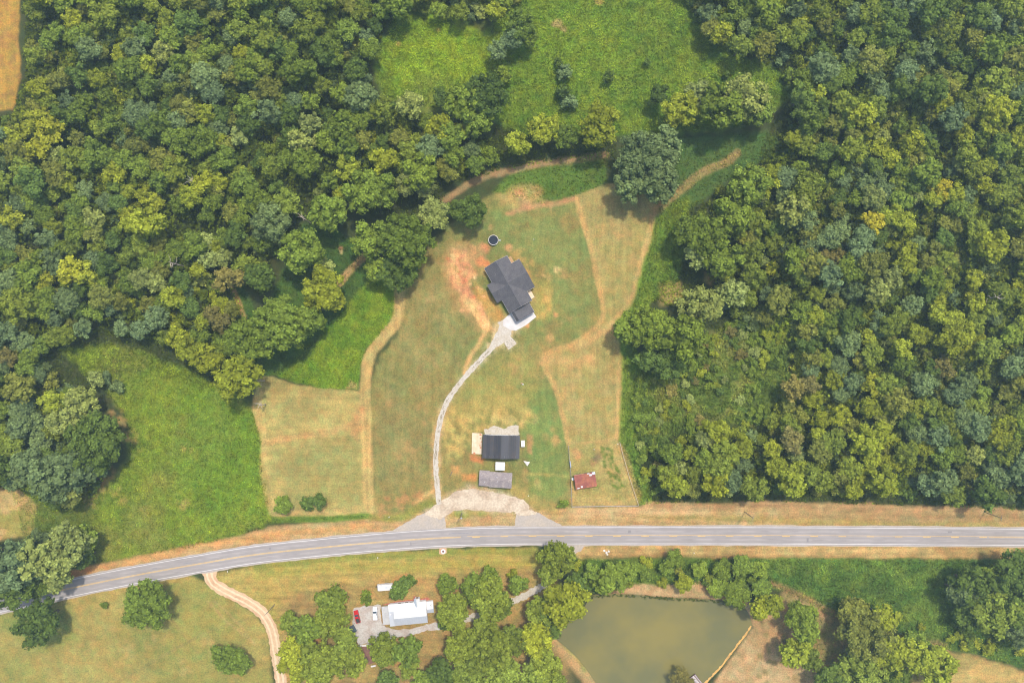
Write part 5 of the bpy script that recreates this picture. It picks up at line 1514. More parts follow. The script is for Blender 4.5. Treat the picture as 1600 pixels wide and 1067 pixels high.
# ---- trees one can point to
T_ = tree
T_(580, 372, 30, 'g', "left, smaller half of the large green tree pair northwest of the red clay")
T_(634, 378, 44, 'g', "big bright green oak-like tree at the lawn's upper left edge", hz=1.0)
T_(678, 336, 24, 'p', "pale green tree between the big bright oak and the dark lawn tree")
T_(737, 330, 26, 'd', "dark bushy tree standing on the lawn above the pool", hz=.85)
T_(712, 326, 13, 'd', "small dark tree touching the left side of the dark lawn tree")
T_(622, 426, 29, 'd', "darker green tree just below the big bright oak at the top of the tan strip", hz=.85)
T_(590, 420, 18, 'g', "small green tree tucked left of the darker tree below the big oak")
T_(565, 300, 31, 'g', "tall light green tree in the gap above the grove track")
T_(596, 296, 28, 'g', "green tree touching the right side of the tall light green tree")
T_(636, 288, 18, 'p', "small pale tree under the brown track's lower end")
T_(664, 294, 16, 'p', "small pale tree right beside the brown track's lower end")
T_(655, 268, 28, 'g', "green tree on the upper edge of the brown track's lower end")
T_(473, 394, 34, 'g', "round light green tree standing alone in the grove glade")
T_(514, 330, 30, 'g', "broad green tree at the top of the grove glade")
T_(506, 452, 32, 'y', "yellowish thin-crowned tree beside the short tan track in the grove", hz=.9)
T_(508, 418, 15, 'p', "slim pale tree between the round glade tree and the yellowish tree")
T_(524, 470, 16, 'y', "small yellow-green tree on the lower right of the yellowish grove tree")
T_(425, 348, 30, 'b', "grey-green tree left of the grove glade")
T_(408, 432, 23, 'd', "dark green tree on the left side of the grove glade")
T_(445, 508, 46, 'g', "very broad green tree at the lower end of the grove", sx=1.1)
T_(400, 530, 34, 'g', "green tree on the left flank of the very broad grove tree")
T_(486, 502, 24, 'g', "green tree on the right flank of the very broad grove tree")
T_(374, 588, 34, 'y', "yellow-green tree at the top left corner of the hay field")
T_(325, 562, 24, 'y', "yellow-green tree jutting into the top of the west meadow")
T_(300, 548, 19, 'y', "smaller yellow-green tree next to the one jutting into the west meadow")
T_(1003, 250, 46, 'b', "large blue-grey tree between the two dirt tracks north of the house", hz=1.0)
T_(1035, 232, 30, 'b', "blue-grey tree on the upper right of the large blue-grey tree")
T_(985, 290, 26, 'b', "blue-grey tree on the lower left of the large blue-grey tree")
T_(1030, 288, 30, 'b', "blue-grey tree on the lower right of the large blue-grey tree")
T_(936, 196, 32, 'y', "tall yellow-green tree left of the large blue-grey tree")
T_(850, 203, 24, 'y', "yellow-green tree in the row above the brown track, left of the tall yellow-green one")
T_(808, 226, 18, 'y', "low yellow-green tree at the top edge of the brown track")
T_(884, 214, 17, 'g', "mid green tree between the two yellow-green trees above the brown track")
T_(1062, 172, 28, 'y', "yellow-green tree above the right track glade, first right of the blue-grey tree")
T_(1090, 148, 22, 'p', "small pale tree at the meadow's lower edge above the track glade")
T_(1130, 165, 36, 'g', "big green tree above the right track glade")
T_(1160, 150, 34, 'p', "pale-topped tree on the upper right of the track glade")
T_(1185, 172, 24, 'g', "green tree closing the right end of the track glade")
T_(1030, 150, 16, 'd', "small dark tree on the meadow's lower edge")
T_(1104, 372, 34, 'g', "leading green tree of the clump right of the east hay strip")
T_(1072, 362, 22, 'g', "green tree at the left tip of the clump right of the east hay strip")
T_(1128, 402, 30, 'g', "lower green tree of the clump right of the east hay strip")
T_(1090, 398, 20, 'p', "pale tree at the lower left of the clump right of the east hay strip")
T_(1145, 330, 32, 'g', "upper green tree of the clump right of the east hay strip")
T_(1168, 290, 32, 'g', "green tree above the clump right of the east hay strip, next to the track")
T_(1018, 512, 38, 'g', "dark-edged green tree leaning over the narrow waist of the east hay strip")
T_(980, 512, 22, 'g', "small green tree at the very waist of the east hay strip")
T_(1066, 530, 36, 'g', "big green tree right of the one at the hay strip's waist")
T_(1094, 480, 32, 'p', "pale green tree above the big tree at the hay strip's waist")
T_(1048, 566, 26, 'd', "darker tree below the big tree at the hay strip's waist")
T_(1010, 560, 18, 'd', "small dark tree at the top of the green strip beside the hay")
# roadside and the west
T_(231, 941, 41, 'g', "large round green tree on the lawn below the road's left bend", hz=.8)
T_(61, 971, 36, 'd', "dark round tree hugging the lower road edge at far left", hz=.85)
T_(361, 1029, 26, 'g', "irregular green tree on the dry lawn left of the dirt road", hz=.8, sx=.85)
shrub(164, 945, 6, 'g', "tiny round bush on the lawn between the dark tree and the large round tree")
for i, a in enumerate([(115, 848, 32, 'p'), (75, 872, 36, 'p'), (30, 882, 36, 'b'), (22, 918, 30, 'd'), (88, 900, 22, 'p'), (60, 918, 18, 'd'), (130, 872, 16, 'd'), (-10, 905, 34, 'd'), (-25, 870, 30, 'b'), (134, 842, 18, 'g'), (60, 845, 16, 'b')]):
    T_(*a, SPEC[a[3]][2] + " in the tight clump above the road at far left", SPEC[a[3]][2] + "s of the roadside clump")
T_(131, 628, 26, 'p', "pale lumpy tree at the left edge of the west meadow, above the dark spreading one")
T_(152, 690, 46, 'd', "dark spreading tree pushing into the west meadow", sx=1.1)
T_(100, 655, 24, 'p', "pale tree on the left of the dark spreading meadow tree")
T_(85, 745, 36, 'b', "grey-green tree at the bottom of the clump left of the west meadow")
T_(120, 735, 30, 'b', "second grey-green tree at the bottom of the clump left of the west meadow")
T_(106, 772, 22, 'p', "lowest pale tree of the clump left of the west meadow")
shrub(150, 593, 13, 'p', "pale shrub standing out in the upper part of the west meadow"); shrub(182, 604, 10, 'b', "grey-green shrub right of the pale shrub in the west meadow")
shrub(165, 592, 10, 'b', "small grey-green shrub touching the pale shrub in the west meadow")
# the yellow ones
for u, v, r, lab in [(1470, 294, 17, "golden yellow tree high in the right woods"), (1362, 348, 17, "golden yellow tree left of and below the other golden one")]: T_(u, v, r, 'k', lab)
for u, v, r, lab in [(20, 340, 18, "bright yellow tree at the left picture edge in the woods"), (62, 188, 20, "bright yellow tree below the cornfield corner"), (82, 205, 19, "bright yellow tree on the right of the one below the cornfield"), (60, 232, 18, "lowest of the bright yellow trees near the cornfield"),
                     (38, 202, 14, "leftmost small bright yellow tree near the cornfield"), (1509, 465, 12, "small bright yellow tree low in the right woods near the picture edge"), (245, 318, 15, "bright yellow-green tree in the middle of the left woods"), (110, 425, 20, "bright yellow-green tree among the grey-green crowns at left"), (70, 440, 16, "smaller bright yellow-green tree among the grey-green crowns at left"),
                     (135, 430, 18, "bright yellow-green tree right beside the dark gap in the left woods"), (1206, 422, 12, "small bright yellow-green tree where the right woods meet the scrub"), (1358, 600, 17, "bright yellow-green tree in the lower right woods")]: T_(u, v, r, 'w', lab)
for u, v, r, lab in [(1237, 688, 20, "olive-brown tree at the lower edge of the scrub"), (1475, 572, 16, "rusty brown tree deep in the lower right woods"), (1372, 403, 0, None), (1300, 402, 16, "olive-brown tree among grey-green crowns in the right woods"), (1265, 600, 16, "olive-yellow tree on the right edge of the scrub"), (1238, 606, 18, "dark olive tree left of the olive-yellow one on the scrub edge"), (358, 434, 22, "brown-grey withering tree at the top of the narrow grove track"), (14, 558, 14, "reddish brown tree at the far left edge"), (340, 500, 20, "olive-brown tree left of the narrow grove track")]:
    if r: T_(u, v, r, 'o', lab)
# vine-draped snags in the top meadow
for u, v, r, sp, lab in [(872, 98, 8, 'd', "topmost of the vine-draped snags in the meadow"), (881, 116, 12, 'b', "broad vine-draped snag in the meadow, second from the top"), (880, 142, 12, 'd', "third vine-draped snag of the meadow, below the broad one"), (888, 160, 12, 'b', "lowest vine-draped snag of the meadow"),
                         (950, 120, 10, 'd', "dark vine column alone in the middle of the meadow"), (1011, 97, 6, 'd', "thin dark vine column right of the middle of the meadow"), (1135, 116, 6, 'd', "little dark bush at the meadow's right side"), (812, 42, 24, 'd', "dark vine-hung tree at the meadow's upper left"), (800, 62, 16, 'b', "grey vine-hung tree under the dark one at the meadow's upper left"),
                         (826, 58, 14, 'g', "green vine-hung tree at the meadow's upper left edge"), (778, 80, 15, 'b', "grey vine-hung tree between the bright clearing and the meadow"), (790, 118, 12, 'g', "small tree between the bright clearing and the meadow")]:
    T_(u, v, r, sp, lab, hz=1.15 if r < 14 else 1)
for u, v, r, sp, lab in [(722, 160, 28, 'g', "large green tree at the lower edge of the bright clearing"), (760, 150, 30, 'd', "large dark tree at the lower right of the bright clearing"), (690, 152, 16, 'd', "dark vine-covered tree at the lower edge of the bright clearing"), (745, 185, 26, 'g', "green tree below the dark one by the bright clearing"), (640, 165, 20, 'p', "pale tree at the lower left edge of the bright clearing")]:
    T_(u, v, r, sp, lab)
# round the farmhouse
for u, v, r, sp, lab in [(521, 936, 23, 'g', "tall tree at the upper left of the gravel lot"), (520, 968, 27, 'g', "broad green tree left of the red pickup"), (452, 972, 16, 'g', "light green tree nearest the dirt road's bend"), (482, 982, 22, 'd', "dark tree between the dirt road and the broad tree by the red pickup"),
                         (540, 1000, 22, 'g', "green tree overhanging the lower left of the gravel lot"), (460, 1022, 28, 'y', "yellow-green tree right beside the lower dirt road"), (500, 1030, 32, 'g', "big green tree right of the yellow-green one by the lower dirt road"), (545, 1030, 27, 'g', "green tree left of the brown earth path"),
                         (470, 1050, 18, 'y', "small yellow-green tree below the big one by the lower dirt road"), (500, 1072, 16, 'd', "dark tree cut by the bottom edge left of the brown path"), (603, 1012, 25, 'g', "green tree right of the brown earth path"), (636, 1016, 22, 'd', "darker tree right beside the one by the brown path"), (640, 1040, 16, 'g', "small green tree below the pair right of the brown path"),
                         (606, 1062, 17, 'd', "dark small tree at the bottom edge below the white bench"), (698, 912, 15, 'd', "narrow dark treetop above the right end of the farmhouse"), (708, 952, 25, 'g', "green tree at the right end of the farmhouse"), (712, 968, 18, 'g', "green tree overhanging the gravel lane by the farmhouse"), (697, 974, 12, 'd', "small dark tree below the farmhouse annex"),
                         (744, 918, 20, 'd', "dark-topped tree up the lane, left of a taller one"), (766, 900, 16, 'd', "tall dark treetop nearest the road above the lane"), (765, 934, 30, 'g', "big green tree above the gravel lane"), (782, 950, 18, 'g', "green tree right beside the gravel lane"), (722, 1008, 26, 'g', "green tree below the gravel lane, left one"),
                         (765, 1012, 34, 'g', "big green tree below the gravel lane"), (755, 980, 18, 'g', "small green tree at the lower edge of the gravel lane"), (800, 1000, 24, 'g', "green tree below the lane, left of the pond's trees"), (690, 1050, 22, 'd', "dark tree near the bottom edge below the farmhouse"), (735, 1050, 28, 'g', "green tree at the bottom edge, left of a broad group"),
                         (785, 1050, 30, 'g', "broad green tree at the bottom edge"), (660, 1062, 15, 'd', "small dark tree at the bottom edge right of the white rails"), (870, 872, 28, 'g', "green roadside tree overlapping the road's lower edge"), (858, 895, 18, 'g', "green tree under the roadside tree at the lane's end"),
                         (886, 942, 36, 'y', "big yellow-green tree at the pond's upper left corner"), (846, 952, 24, 'g', "green tree left of the big one at the pond corner"), (862, 975, 20, 'd', "dark tree between the pond and the tree at its upper left"), (900, 912, 20, 'd', "dark tree above the big one at the pond corner"), (838, 996, 27, 'y', "yellow-green tree on the pond's left bank"),
                         (852, 1040, 26, 'g', "green tree lower on the pond's left bank"), (832, 1058, 22, 'g', "green tree at the bottom edge by the pond's left bank"), (868, 1064, 15, 'g', "small green tree at the bottom edge nearest the pond"), (810, 912, 15, 'd', "dark small tree standing apart beside the gravel lane's end"), (800, 898, 8, 'y', "small yellow-green treetop on the dark tree beside the lane's end")]:
    T_(u, v, r, 'f' if sp == 'g' else ('g' if sp == 'd' and R.random() < .6 else sp), lab, hz=.85)
shrub(571, 934, 10.5, 'g', "clipped round bush above the gravel lot", hz=.8)
shrub(626, 918, 17, 'd', "large oval bush between the camper trailer and the farmhouse roof", sx=1.2, hz=.8, rot=.8); shrub(640, 908, 10, 'd', "upper small bush on the large oval bush by the camper")
shrub(443, 788, 13, 'g', "round green bush in the bottom left of the hay field", hz=.75); shrub(478, 787, 12, 'd', "left part of the wide dark bush in the hay field", hz=.75); shrub(497, 782, 13, 'd', "right part of the wide dark bush in the hay field", hz=.75)
shrub(880, 788.5, 8, 'g', "low green bush at the garden's lower left corner", sx=1.35, hz=.6, rot=0)
# hedge above the pond and the southeast
for u, v, r, sp, lab in [(926, 892, 18, 'g', "green tree at the hedge's left end above the pond"), (958, 903, 30, 'd', "dark broad tree in the hedge above the pond"), (940, 912, 18, 'd', "dark small tree at the pond's top left edge"), (985, 890, 20, 'g', "green tree in the hedge, right of the dark broad one"), (1009, 878, 12, 'y', "small yellow-green tree standing proud of the hedge"), (1010, 896, 15, 'g', "green tree below the small yellow-green hedge tree"),
                         (1052, 872, 21, 'g', "tall soft green tree rising from the hedge to the road verge"), (1040, 888, 16, 'd', "dark tree at the foot of the tall soft green one"), (1069, 909, 19, 'y', "yellow-green tree at the pond's top edge"), (1034, 911, 10, 'y', "small yellow-green bush-like tree on the pond's top bank"), (1094, 890, 18, 'd', "dark tree right of the tall soft green one"), (1128, 888, 20, 'd', "dark tree in the hedge above the pond's right part"),
                         (1160, 882, 20, 'd', "dark hedge tree under the right verge"), (1122, 918, 18, 'd', "dark tree on the bank at the pond's right top"), (1150, 928, 24, 'd', "broad dark tree at the pond's upper right corner"), (1186, 890, 20, 'd', "dark tree at the right end of the hedge"), (1190, 918, 18, 'd', "dark tree behind the pond's upper right corner"), (1188, 950, 21, 'y', "yellow-green tree at the pond's right corner"), (1206, 942, 18, 'y', "second yellow-green tree at the pond's right corner"),
                         (1252, 962, 26, 'g', "green tree on the sandy bank right of the pond"), (1262, 990, 22, 'g', "green tree just below the one on the sandy bank"), (1240, 1018, 22, 'y', "yellow-green tree on the sandy bank nearer the pond"), (1266, 1030, 18, 'f', "leafy tree right of the yellow-green one on the sandy bank"), (1350, 990, 40, 'e', "large olive tree right of the sandy bank"), (1330, 955, 24, 'e', "olive tree above the large olive one"),
                         (1345, 1045, 38, 'f', "large leafy tree at the bottom edge right of the bank"), (1395, 1020, 32, 'y', "yellow-green tree between the large olive and the bottom right one"), (1296, 1060, 24, 'd', "dark tree at the bottom edge right of the sandy bank"), (1455, 1035, 34, 'y', "big yellow-green tree by the bottom right hay corner"), (1430, 1010, 24, 'g', "green tree above the big one by the bottom right hay corner"), (1400, 1062, 26, 'g', "green tree at the bottom edge left of the right hay corner"), (1380, 965, 22, 'y', "yellow-green tree in the scrub below the green slope"),
                         (1519, 912, 33, 'd', "big dark tree at the right end of the green slope"), (1500, 925, 22, 'b', "blue-grey tree on the left flank of the big dark one"), (1510, 960, 24, 'd', "dark tree below the big dark one on the green slope"), (1554, 958, 34, 'f', "bright leafy tree right of the dark ones on the green slope"), (1555, 905, 24, 'g', "green tree above the bright leafy one on the green slope"), (1585, 895, 32, 'd', "dark tree at the right edge just below the verge"), (1594, 945, 30, 'd', "dark tree at the right edge beside the bright leafy one"), (1592, 985, 26, 'b', "blue-grey tree at the right edge below the dark ones"), (1625, 930, 34, 'd', "dark tree past the right picture edge")]:
    low = u < 1230 and v < 932
    T_(u, v, r * (.78 if low else 1), 'g' if (sp == 'd' and u < 1230) else sp, lab.replace('dark ', 'deep green ', 1) if (sp == 'd' and u < 1230) else lab, hz=.55 if low else .85)
HEDGE = [(892, 880), (1000, 876), (1085, 872), (1190, 884), (1206, 925), (1120, 928), (1060, 908), (1000, 910), (932, 922), (900, 905)]
for i in range(150):
    u, v = R.uniform(892, 1206), R.uniform(872, 930)
    if float(sdf(HEDGE, np.array([u]), np.array([v]))[0]) > -3: continue
    r = R.uniform(4, 10.5)
    if any((u - a) ** 2 + (v - b) ** 2 < (.62 * (r + q)) ** 2 for a, b, q in PLACED): continue
    sp = R.choice('gfgyed')
    wh = min([(905, 890, "at the hedge's left end"), (965, 890, "in the hedge near its left end"), (1030, 885, "in the middle of the hedge"), (1030, 908, "on the pond's top bank"), (1090, 885, "right of the hedge's tall soft tree"), (1140, 890, "in the hedge's right part"), (1190, 905, "at the hedge's right end"), (1120, 918, "above the pond's upper right corner")], key=lambda q: (q[0] - u) ** 2 + (q[1] - v) ** 2)[2]
    wd = ("small " if r < 6 else "broad " if r > 8.5 else "") + {'g': "green", 'f': "leafy green", 'y': "yellow-green", 'e': "olive green", 'd': "dark green"}[sp]
    shrub(u, v, r, sp, wd + " shrub " + wh, wd + " shrubs " + wh)
for i in range(34):
    u = R.uniform(1385, 1600); v = 985 + R.uniform(-14, 34) + max(0, (1470 - u)) * -.25
    if v > 972 + (u - 1385) * .33 and u < 1560: continue
    shrub(u, v, R.uniform(5, 10), R.choice('wyyg'), "bright leafy shrub in the band above the bottom right hay corner", "bright shrubs above the hay corner")
T_(1066, 1058, 18, 'o', "olive waterside tree beside the dock on the pond", hz=.45)

# ---- the woods: crowns set close, kinds mixed in patches
WOODS = {
    "left": [(40, -45), (640, -45), (640, 15), (598, 50), (578, 110), (588, 152), (640, 170), (690, 182), (742, 200), (770, 218), (790, 246), (740, 270), (690, 290), (640, 302), (560, 315), (490, 320), (450, 370), (400, 440), (366, 450), (384, 500), (370, 565), (300, 560), (240, 535), (150, 520), (100, 535), (66, 556), (110, 600), (150, 640), (190, 690), (150, 775), (85, 800), (35, 765), (-50, 760), (-50, 180), (20, 182), (40, 120), (38, 60)],
    "top": [(600, -45), (830, -45), (812, 8), (780, 28), (730, 34), (690, 26), (640, 14)],
    "right": [(1062, -45), (1655, -45), (1655, 782), (1480, 786), (1392, 776), (1230, 772), (1120, 774), (1032, 766), (1018, 735), (1045, 690), (1095, 660), (1190, 668), (1235, 600), (1230, 550), (1190, 515), (1140, 500), (1118, 462), (1100, 420), (1080, 340), (1120, 300), (1180, 258), (1222, 205), (1242, 150), (1215, 106), (1170, 90), (1135, 72), (1105, 50), (1075, 20)],
}
HOLES = [(1205, 205, 26), (1215, 240, 20), (162, 520, 16), (270, 345, 14), (300, 355, 18), (515, 250, 18), (120, 45, 7), (128, 138, 8), (430, 120, 7), (1305, 75, 12), (1410, 70, 9), (1340, 145, 9), (470, 290, 24), (1110, 436, 16), (1225, 520, 26), (1210, 560, 30), (345, 340, 12)]


def pick_kind(u, v, wood):
    n1 = float(fbm(np.array([u / 70.]), np.array([v / 70.]), 1, 2)[0]); n2 = float(fbm(np.array([u / 50. + 40]), np.array([v / 50.]), 4, 2)[0])
    w = {'g': .28, 'y': .18, 'd': .14, 'b': .14, 'p': .10}
    if wood == 'left':
        if u < 190 and v > 340: w = {'g': .22, 'y': .06, 'd': .24, 'b': .42, 'p': .06}
        elif v > 250 and u > 150: w = {'g': .40, 'y': .26, 'd': .08, 'b': .08, 'p': .18}
        elif u > 380 and v < 160: w = {'g': .34, 'y': .12, 'd': .28, 'b': .22, 'p': .04}
    elif wood == 'right':
        if 1200 < u < 1380 and 250 < v < 500: w = {'g': .26, 'y': .12, 'd': .10, 'b': .46, 'p': .06}
        elif u > 1380 and 180 < v < 560: w = {'g': .38, 'y': .38, 'd': .08, 'b': .14, 'p': .02}
        elif u > 1400 and v > 560: w = {'g': .34, 'y': .06, 'd': .16, 'b': .38, 'p': .06}
        elif v < 150: w = {'g': .38, 'y': .14, 'd': .24, 'b': .22, 'p': .02}
        elif v > 620: w = {'g': .26, 'y': .48, 'd': .06, 'b': .05, 'p': .05}
    if n1 > .55: w['y'] *= 2.2
    if n1 < .42: w['d'] *= 2
    if n2 > .56: w['b'] *= 2.4
    if n2 < .42: w['g'] *= 2
    w['f'] = .16 + w['y'] * .3; w['e'] = .2
    if wood == 'right' and u < 1250: w['f'] += .2
    ks = list(w); return R.choices(ks, [w[k] for k in ks])[0]


def in_poly(poly, u, v):
    return float(sdf(poly, np.array([u]), np.array([v]))[0])


cand = []
for wood, poly in WOODS.items():
    xs = [p[0] for p in poly]; ys = [p[1] for p in poly]
    N = 14000 if wood != "top" else 900
    X = rng.uniform(min(xs), max(xs), N); Y = rng.uniform(min(ys), max(ys), N)
    d = sdf(poly, X, Y)
    rr_ = np.clip(rng.normal(14.6, 4.4, N), 8, 26)
    if wood == "top": rr_ = rr_ * .8
    for x, y, dd, r in zip(X, Y, d, rr_):
        if dd < -r * .55: cand.append((x, y, r, wood))
CELL = 30; GR = {}
def near_ok(u, v, r, fac):
    ci, cj = int(u // CELL), int(v // CELL)
    for i in range(ci - 3, ci + 4):
        for j in range(cj - 3, cj + 4):
            for (a, b, q) in GR.get((i, j), ()):
                if (a - u) ** 2 + (b - v) ** 2 < ((r + q) * fac) ** 2: return False
    return True
for (a, b, q) in PLACED: GR.setdefault((int(a // CELL), int(b // CELL)), []).append((a, b, q))
MARKS = {"left": [(60, 60, "beside the orange cornfield"), (75, 260, "round the bright yellow trees near the cornfield"), (190, 60, "along the top edge left of the clearing"), (330, 60, "along the top edge midway to the clearing"), (470, 40, "along the top edge nearest the clearing"), (580, 130, "on the left side of the bright clearing"),
                  (720, 205, "below the bright clearing"), (230, 180, "in the upper middle of the left woods"), (370, 190, "in the dense part above the grove"), (500, 220, "above the sunlit gap over the grove"), (640, 240, "above the brown track"), (245, 318, "round the bright yellow-green tree in mid-wood"), (360, 320, "left of the grove glade"), (30, 370, "by the lone bright tree at the left edge"),
                  (110, 450, "among the grey-green crowns at left"), (40, 520, "at the far left above the meadow clump"), (200, 490, "beside the dark gap above the west meadow"), (290, 480, "above the top of the west meadow"), (350, 540, "left of the narrow grove track"), (20, 640, "at the far left of the meadow clump"), (90, 720, "in the lower part of the meadow clump"), (450, 320, "at the top of the grove")],
         "right": [(1100, 40, "along the top meadow's right side"), (1230, 40, "along the top edge above the dark gaps"), (1380, 50, "along the top edge right of the dark gaps"), (1530, 60, "in the top right corner"), (1240, 190, "right of the track glade"), (1360, 190, "in the upper middle of the right woods"), (1470, 250, "round the higher golden tree"), (1570, 200, "at the right edge above the golden trees"),
                   (1362, 348, "round the lower golden tree"), (1230, 330, "among the grey-green crowns right of the clump"), (1150, 380, "behind the clump by the east hay strip"), (1560, 350, "at the right edge level with the golden trees"), (1500, 450, "below the higher golden tree"), (1300, 450, "above the scrub"), (1250, 560, "on the right side of the scrub"), (1390, 540, "in the middle of the right woods"),
                   (1570, 520, "at the right edge in mid-wood"), (1370, 640, "round the bright tree low in the right woods"), (1500, 640, "in the lower right woods"), (1590, 660, "at the lower right edge"), (1130, 700, "at the left end of the roadside front"), (1240, 740, "in the roadside front below the scrub"), (1360, 750, "in the middle of the roadside front"), (1500, 760, "at the right end of the roadside front"), (1080, 730, "beside the long green strip's lower end")],
         "top": [(700, 0, "along the top of the bright clearing")]}
def where_is(u, v, wood):
    return min(MARKS[wood], key=lambda q: (q[0] - u) ** 2 + (q[1] - v) ** 2)[2]
n_of = {}
for u, v, r, wood in cand:
    if any((u - a) ** 2 + (v - b) ** 2 < (c + r * .5) ** 2 for a, b, c in HOLES): continue
    if not near_ok(u, v, r, .585): continue
    sp = pick_kind(u, v, wood)
    if n_of.get(sp, 0) >= 300: sp = next((k for k in {'g': 'fed', 'y': 'feg', 'd': 'gbe', 'b': 'deg', 'p': 'efy', 'f': 'egy', 'e': 'gfd'}[sp] if n_of.get(k, 0) < 300), 'p')
    n_of[sp] = n_of.get(sp, 0) + 1
    GR.setdefault((int(u // CELL), int(v // CELL)), []).append((u, v, r))
    where = where_is(u, v, wood)
    sz = "small" if r < 13.5 else ("broad" if r > 19 else "")
    words_ = (sz + " " + SPEC[sp][2]).strip()
    lab_ = words_ + " in the woods " + where
    if len(lab_.split()) > 16 or len(lab_.replace("-", " ").split()) > 16: lab_ = lab_.replace(" broadleaf", "").replace(" in the woods", "")
    tree(u, v, r, sp, lab_, words_ + "s " + where, hz=R.uniform(.9, 1.1))
print("TREES", len(PLACED), n_of)

# dead trees
DEAD = mat_rough("dead_wood", alb(206, 190, 170), .9, .1, 3)
def snag(u, v, h, label):
    rr = random.Random(int(u)); mb = MB()
    mb.tube([(0, 0, 0), (.3, .2, h * .5), (.2, .5, h)], [.28, .2, .05], 6)
    root = empty("dead_tree", Vector(pt(u, v, h * .8)).to_2d().to_3d(), 0, label, "dead tree")
    mb.build("trunk", DEAD, root)
    for k in range(8):
        a = rr.uniform(0, 6.28); z = h * rr.uniform(.55, .95); l_ = rr.uniform(1.6, 3.2)
        MB().tube([(.2, .3, z), (.2 + l_ * .5 * math.cos(a), .3 + l_ * .5 * math.sin(a), z + l_ * .2), (.2 + l_ * math.cos(a + .3), .3 + l_ * math.sin(a + .3), z + l_ * .5)], [.12, .08, .03], 5).build("branch", DEAD, root)
snag(472, 341, 15, "bare pale dead tree above the round tree of the grove"); snag(403, 596, 10, "bare grey dead tree at the top left of the hay field"); snag(406, 634, 9, "bare grey dead tree on the hay field's left edge"); snag(268, 412, 17, "bare pale dead branches in the middle of the left woods"); snag(505, 476, 13, "bare dead tree at the foot of the yellowish grove tree"); snag(301, 286, 17, "bare dead top high in the left woods")
snag(1552, 466, 16, "bare grey dead top in the right woods near the picture edge")

# scrub bushes between the green strip and the right woods
cnt = 0
for i in range(1100):
    u, v = R.uniform(990, 1300), R.uniform(470, 770)
    if in_poly(SCRUB, u, v) > 0 and not (1000 < u < 1100 and 600 < v < 780): continue
    if in_poly(HAY_E, u, v) < 12 or in_poly(GARDEN, u, v) < 16: continue
    dn = float(fbm(np.array([u / 30.]), np.array([v / 30.]), 2, 2)[0])
    if dn < .44 or not near_ok(u, v, 6, .7): continue
    r = R.uniform(4.5, 9)
    sp = R.choices('gypod', [.42, .18, .16, .06, .18])[0]
    GR.setdefault((int(u // CELL), int(v // CELL)), []).append((u, v, r))
    w = {'g': "green", 'y': "yellow-green", 'p': "pale", 'o': "olive-brown", 'd': "dark green"}[sp]
    wh = min([(1030, 590, "along the long green strip, upper part"), (1010, 680, "along the long green strip, lower part"), (1120, 540, "just below the tree clump by the hay waist"), (1200, 510, "at the top of the scrub"), (1270, 500, "at the scrub's upper right"), (1110, 620, "in the middle of the scrub"), (1190, 590, "right of the middle of the scrub"),
              (1260, 580, "against the right woods' edge"), (1230, 660, "at the bottom of the scrub"), (1160, 660, "above the roadside trees")], key=lambda q: (q[0] - u) ** 2 + (q[1] - v) ** 2)[2]
    w = ("small " if r < 5.8 else "broad " if r > 7.8 else "") + w
    shrub(u, v, r, sp, w + " shrub " + wh, w + " shrubs " + wh)
    cnt += 1
print("SHRUBS", cnt)

# ---- weeds, vines and undergrowth that nobody could count
WEEDM = mat_attr_leaf("weed_leaf")
def weeds(name, polys, dens, size, hmax, lump, seed, bright=1.0, warp=5, green=.35, skip=(), taper=4):
    rg = np.random.default_rng(seed)
    P, Cc, Sz = [], [], []
    for poly in polys:
        xs = [p[0] for p in poly]; ys = [p[1] for p in poly]
        x0, x1, y0, y1 = max(-90, min(xs) - 4), min(1690, max(xs) + 4), max(-90, min(ys) - 4), min(1160, max(ys) + 4)
        n = int((x1 - x0) * (y1 - y0) * S * S * dens)
        U = rg.uniform(x0, x1, n); V_ = rg.uniform(y0, y1, n)
        w1 = fbm(U / 12, V_ / 12, 1, 2) - .5; w2 = fbm(U / 12, V_ / 12, 4, 2) - .5
        d = sdf(poly, U + w1 * warp * 2, V_ + w2 * warp * 2)
        k = d < 0
        for sk in skip: k &= sdf(sk, U, V_) > 2
        U, V_, d = U[k], V_[k], d[k]
        nz = fbm(U / lump, V_ / lump, 3, 3)
        z = hmax * np.clip((nz - .25) * 2, .05, 1) * np.clip(-d / taper, .15, 1) * rg.uniform(.6, 1, len(U))
        P.append(np.stack([(U - 800) * S, (533.5 - V_) * S, z + .08], -1))
        c = ground_colour(U, V_) / GAIN * np.array([1.05, 1.08, 1.1])
        big = (fbm(U / 55, V_ / 55, 6, 3) - .5)[:, None]; med = (fbm(U / 22, V_ / 22, 0, 2) - .5)[:, None]
        c = c * (1 + np.array([.9, .45, .1]) * (big * .8 + med * .5))
        g = lin((134, 150, 36))
        c = c * (1 - green) + g * green * np.clip(c.mean(1, keepdims=True) / g.mean(), .4, 1.4)
        tone = (.66 + .86 * np.clip((nz - .3) * 2, 0, 1)) * rg.uniform(.62, 1.38, len(U))
        Cc.append(np.clip(c * tone[:, None] * GAIN * bright, 0, 1)); Sz.append(size * rg.uniform(.6, 1.4, len(U)))
    P = np.vstack(P); Cc = np.vstack(Cc); Sz = np.concatenate(Sz)
    nr = rg.normal(size=P.shape) * .45 + np.array([0, 0, 1]); nr /= np.linalg.norm(nr, axis=1, keepdims=True)
    me = quads_mesh(name, leaf_quads(rg, P, nr, Sz), Cc, "tint", color=True)
    o = link(name, me, WEEDM); o["kind"] = "stuff"
    return o
HAYSET = (HAY_W, HAY_E, LAWN, GARDEN)
weeds("meadow_weeds", [MEADOW], 4.5, .46, 1.3, 14, 1, 1.05)
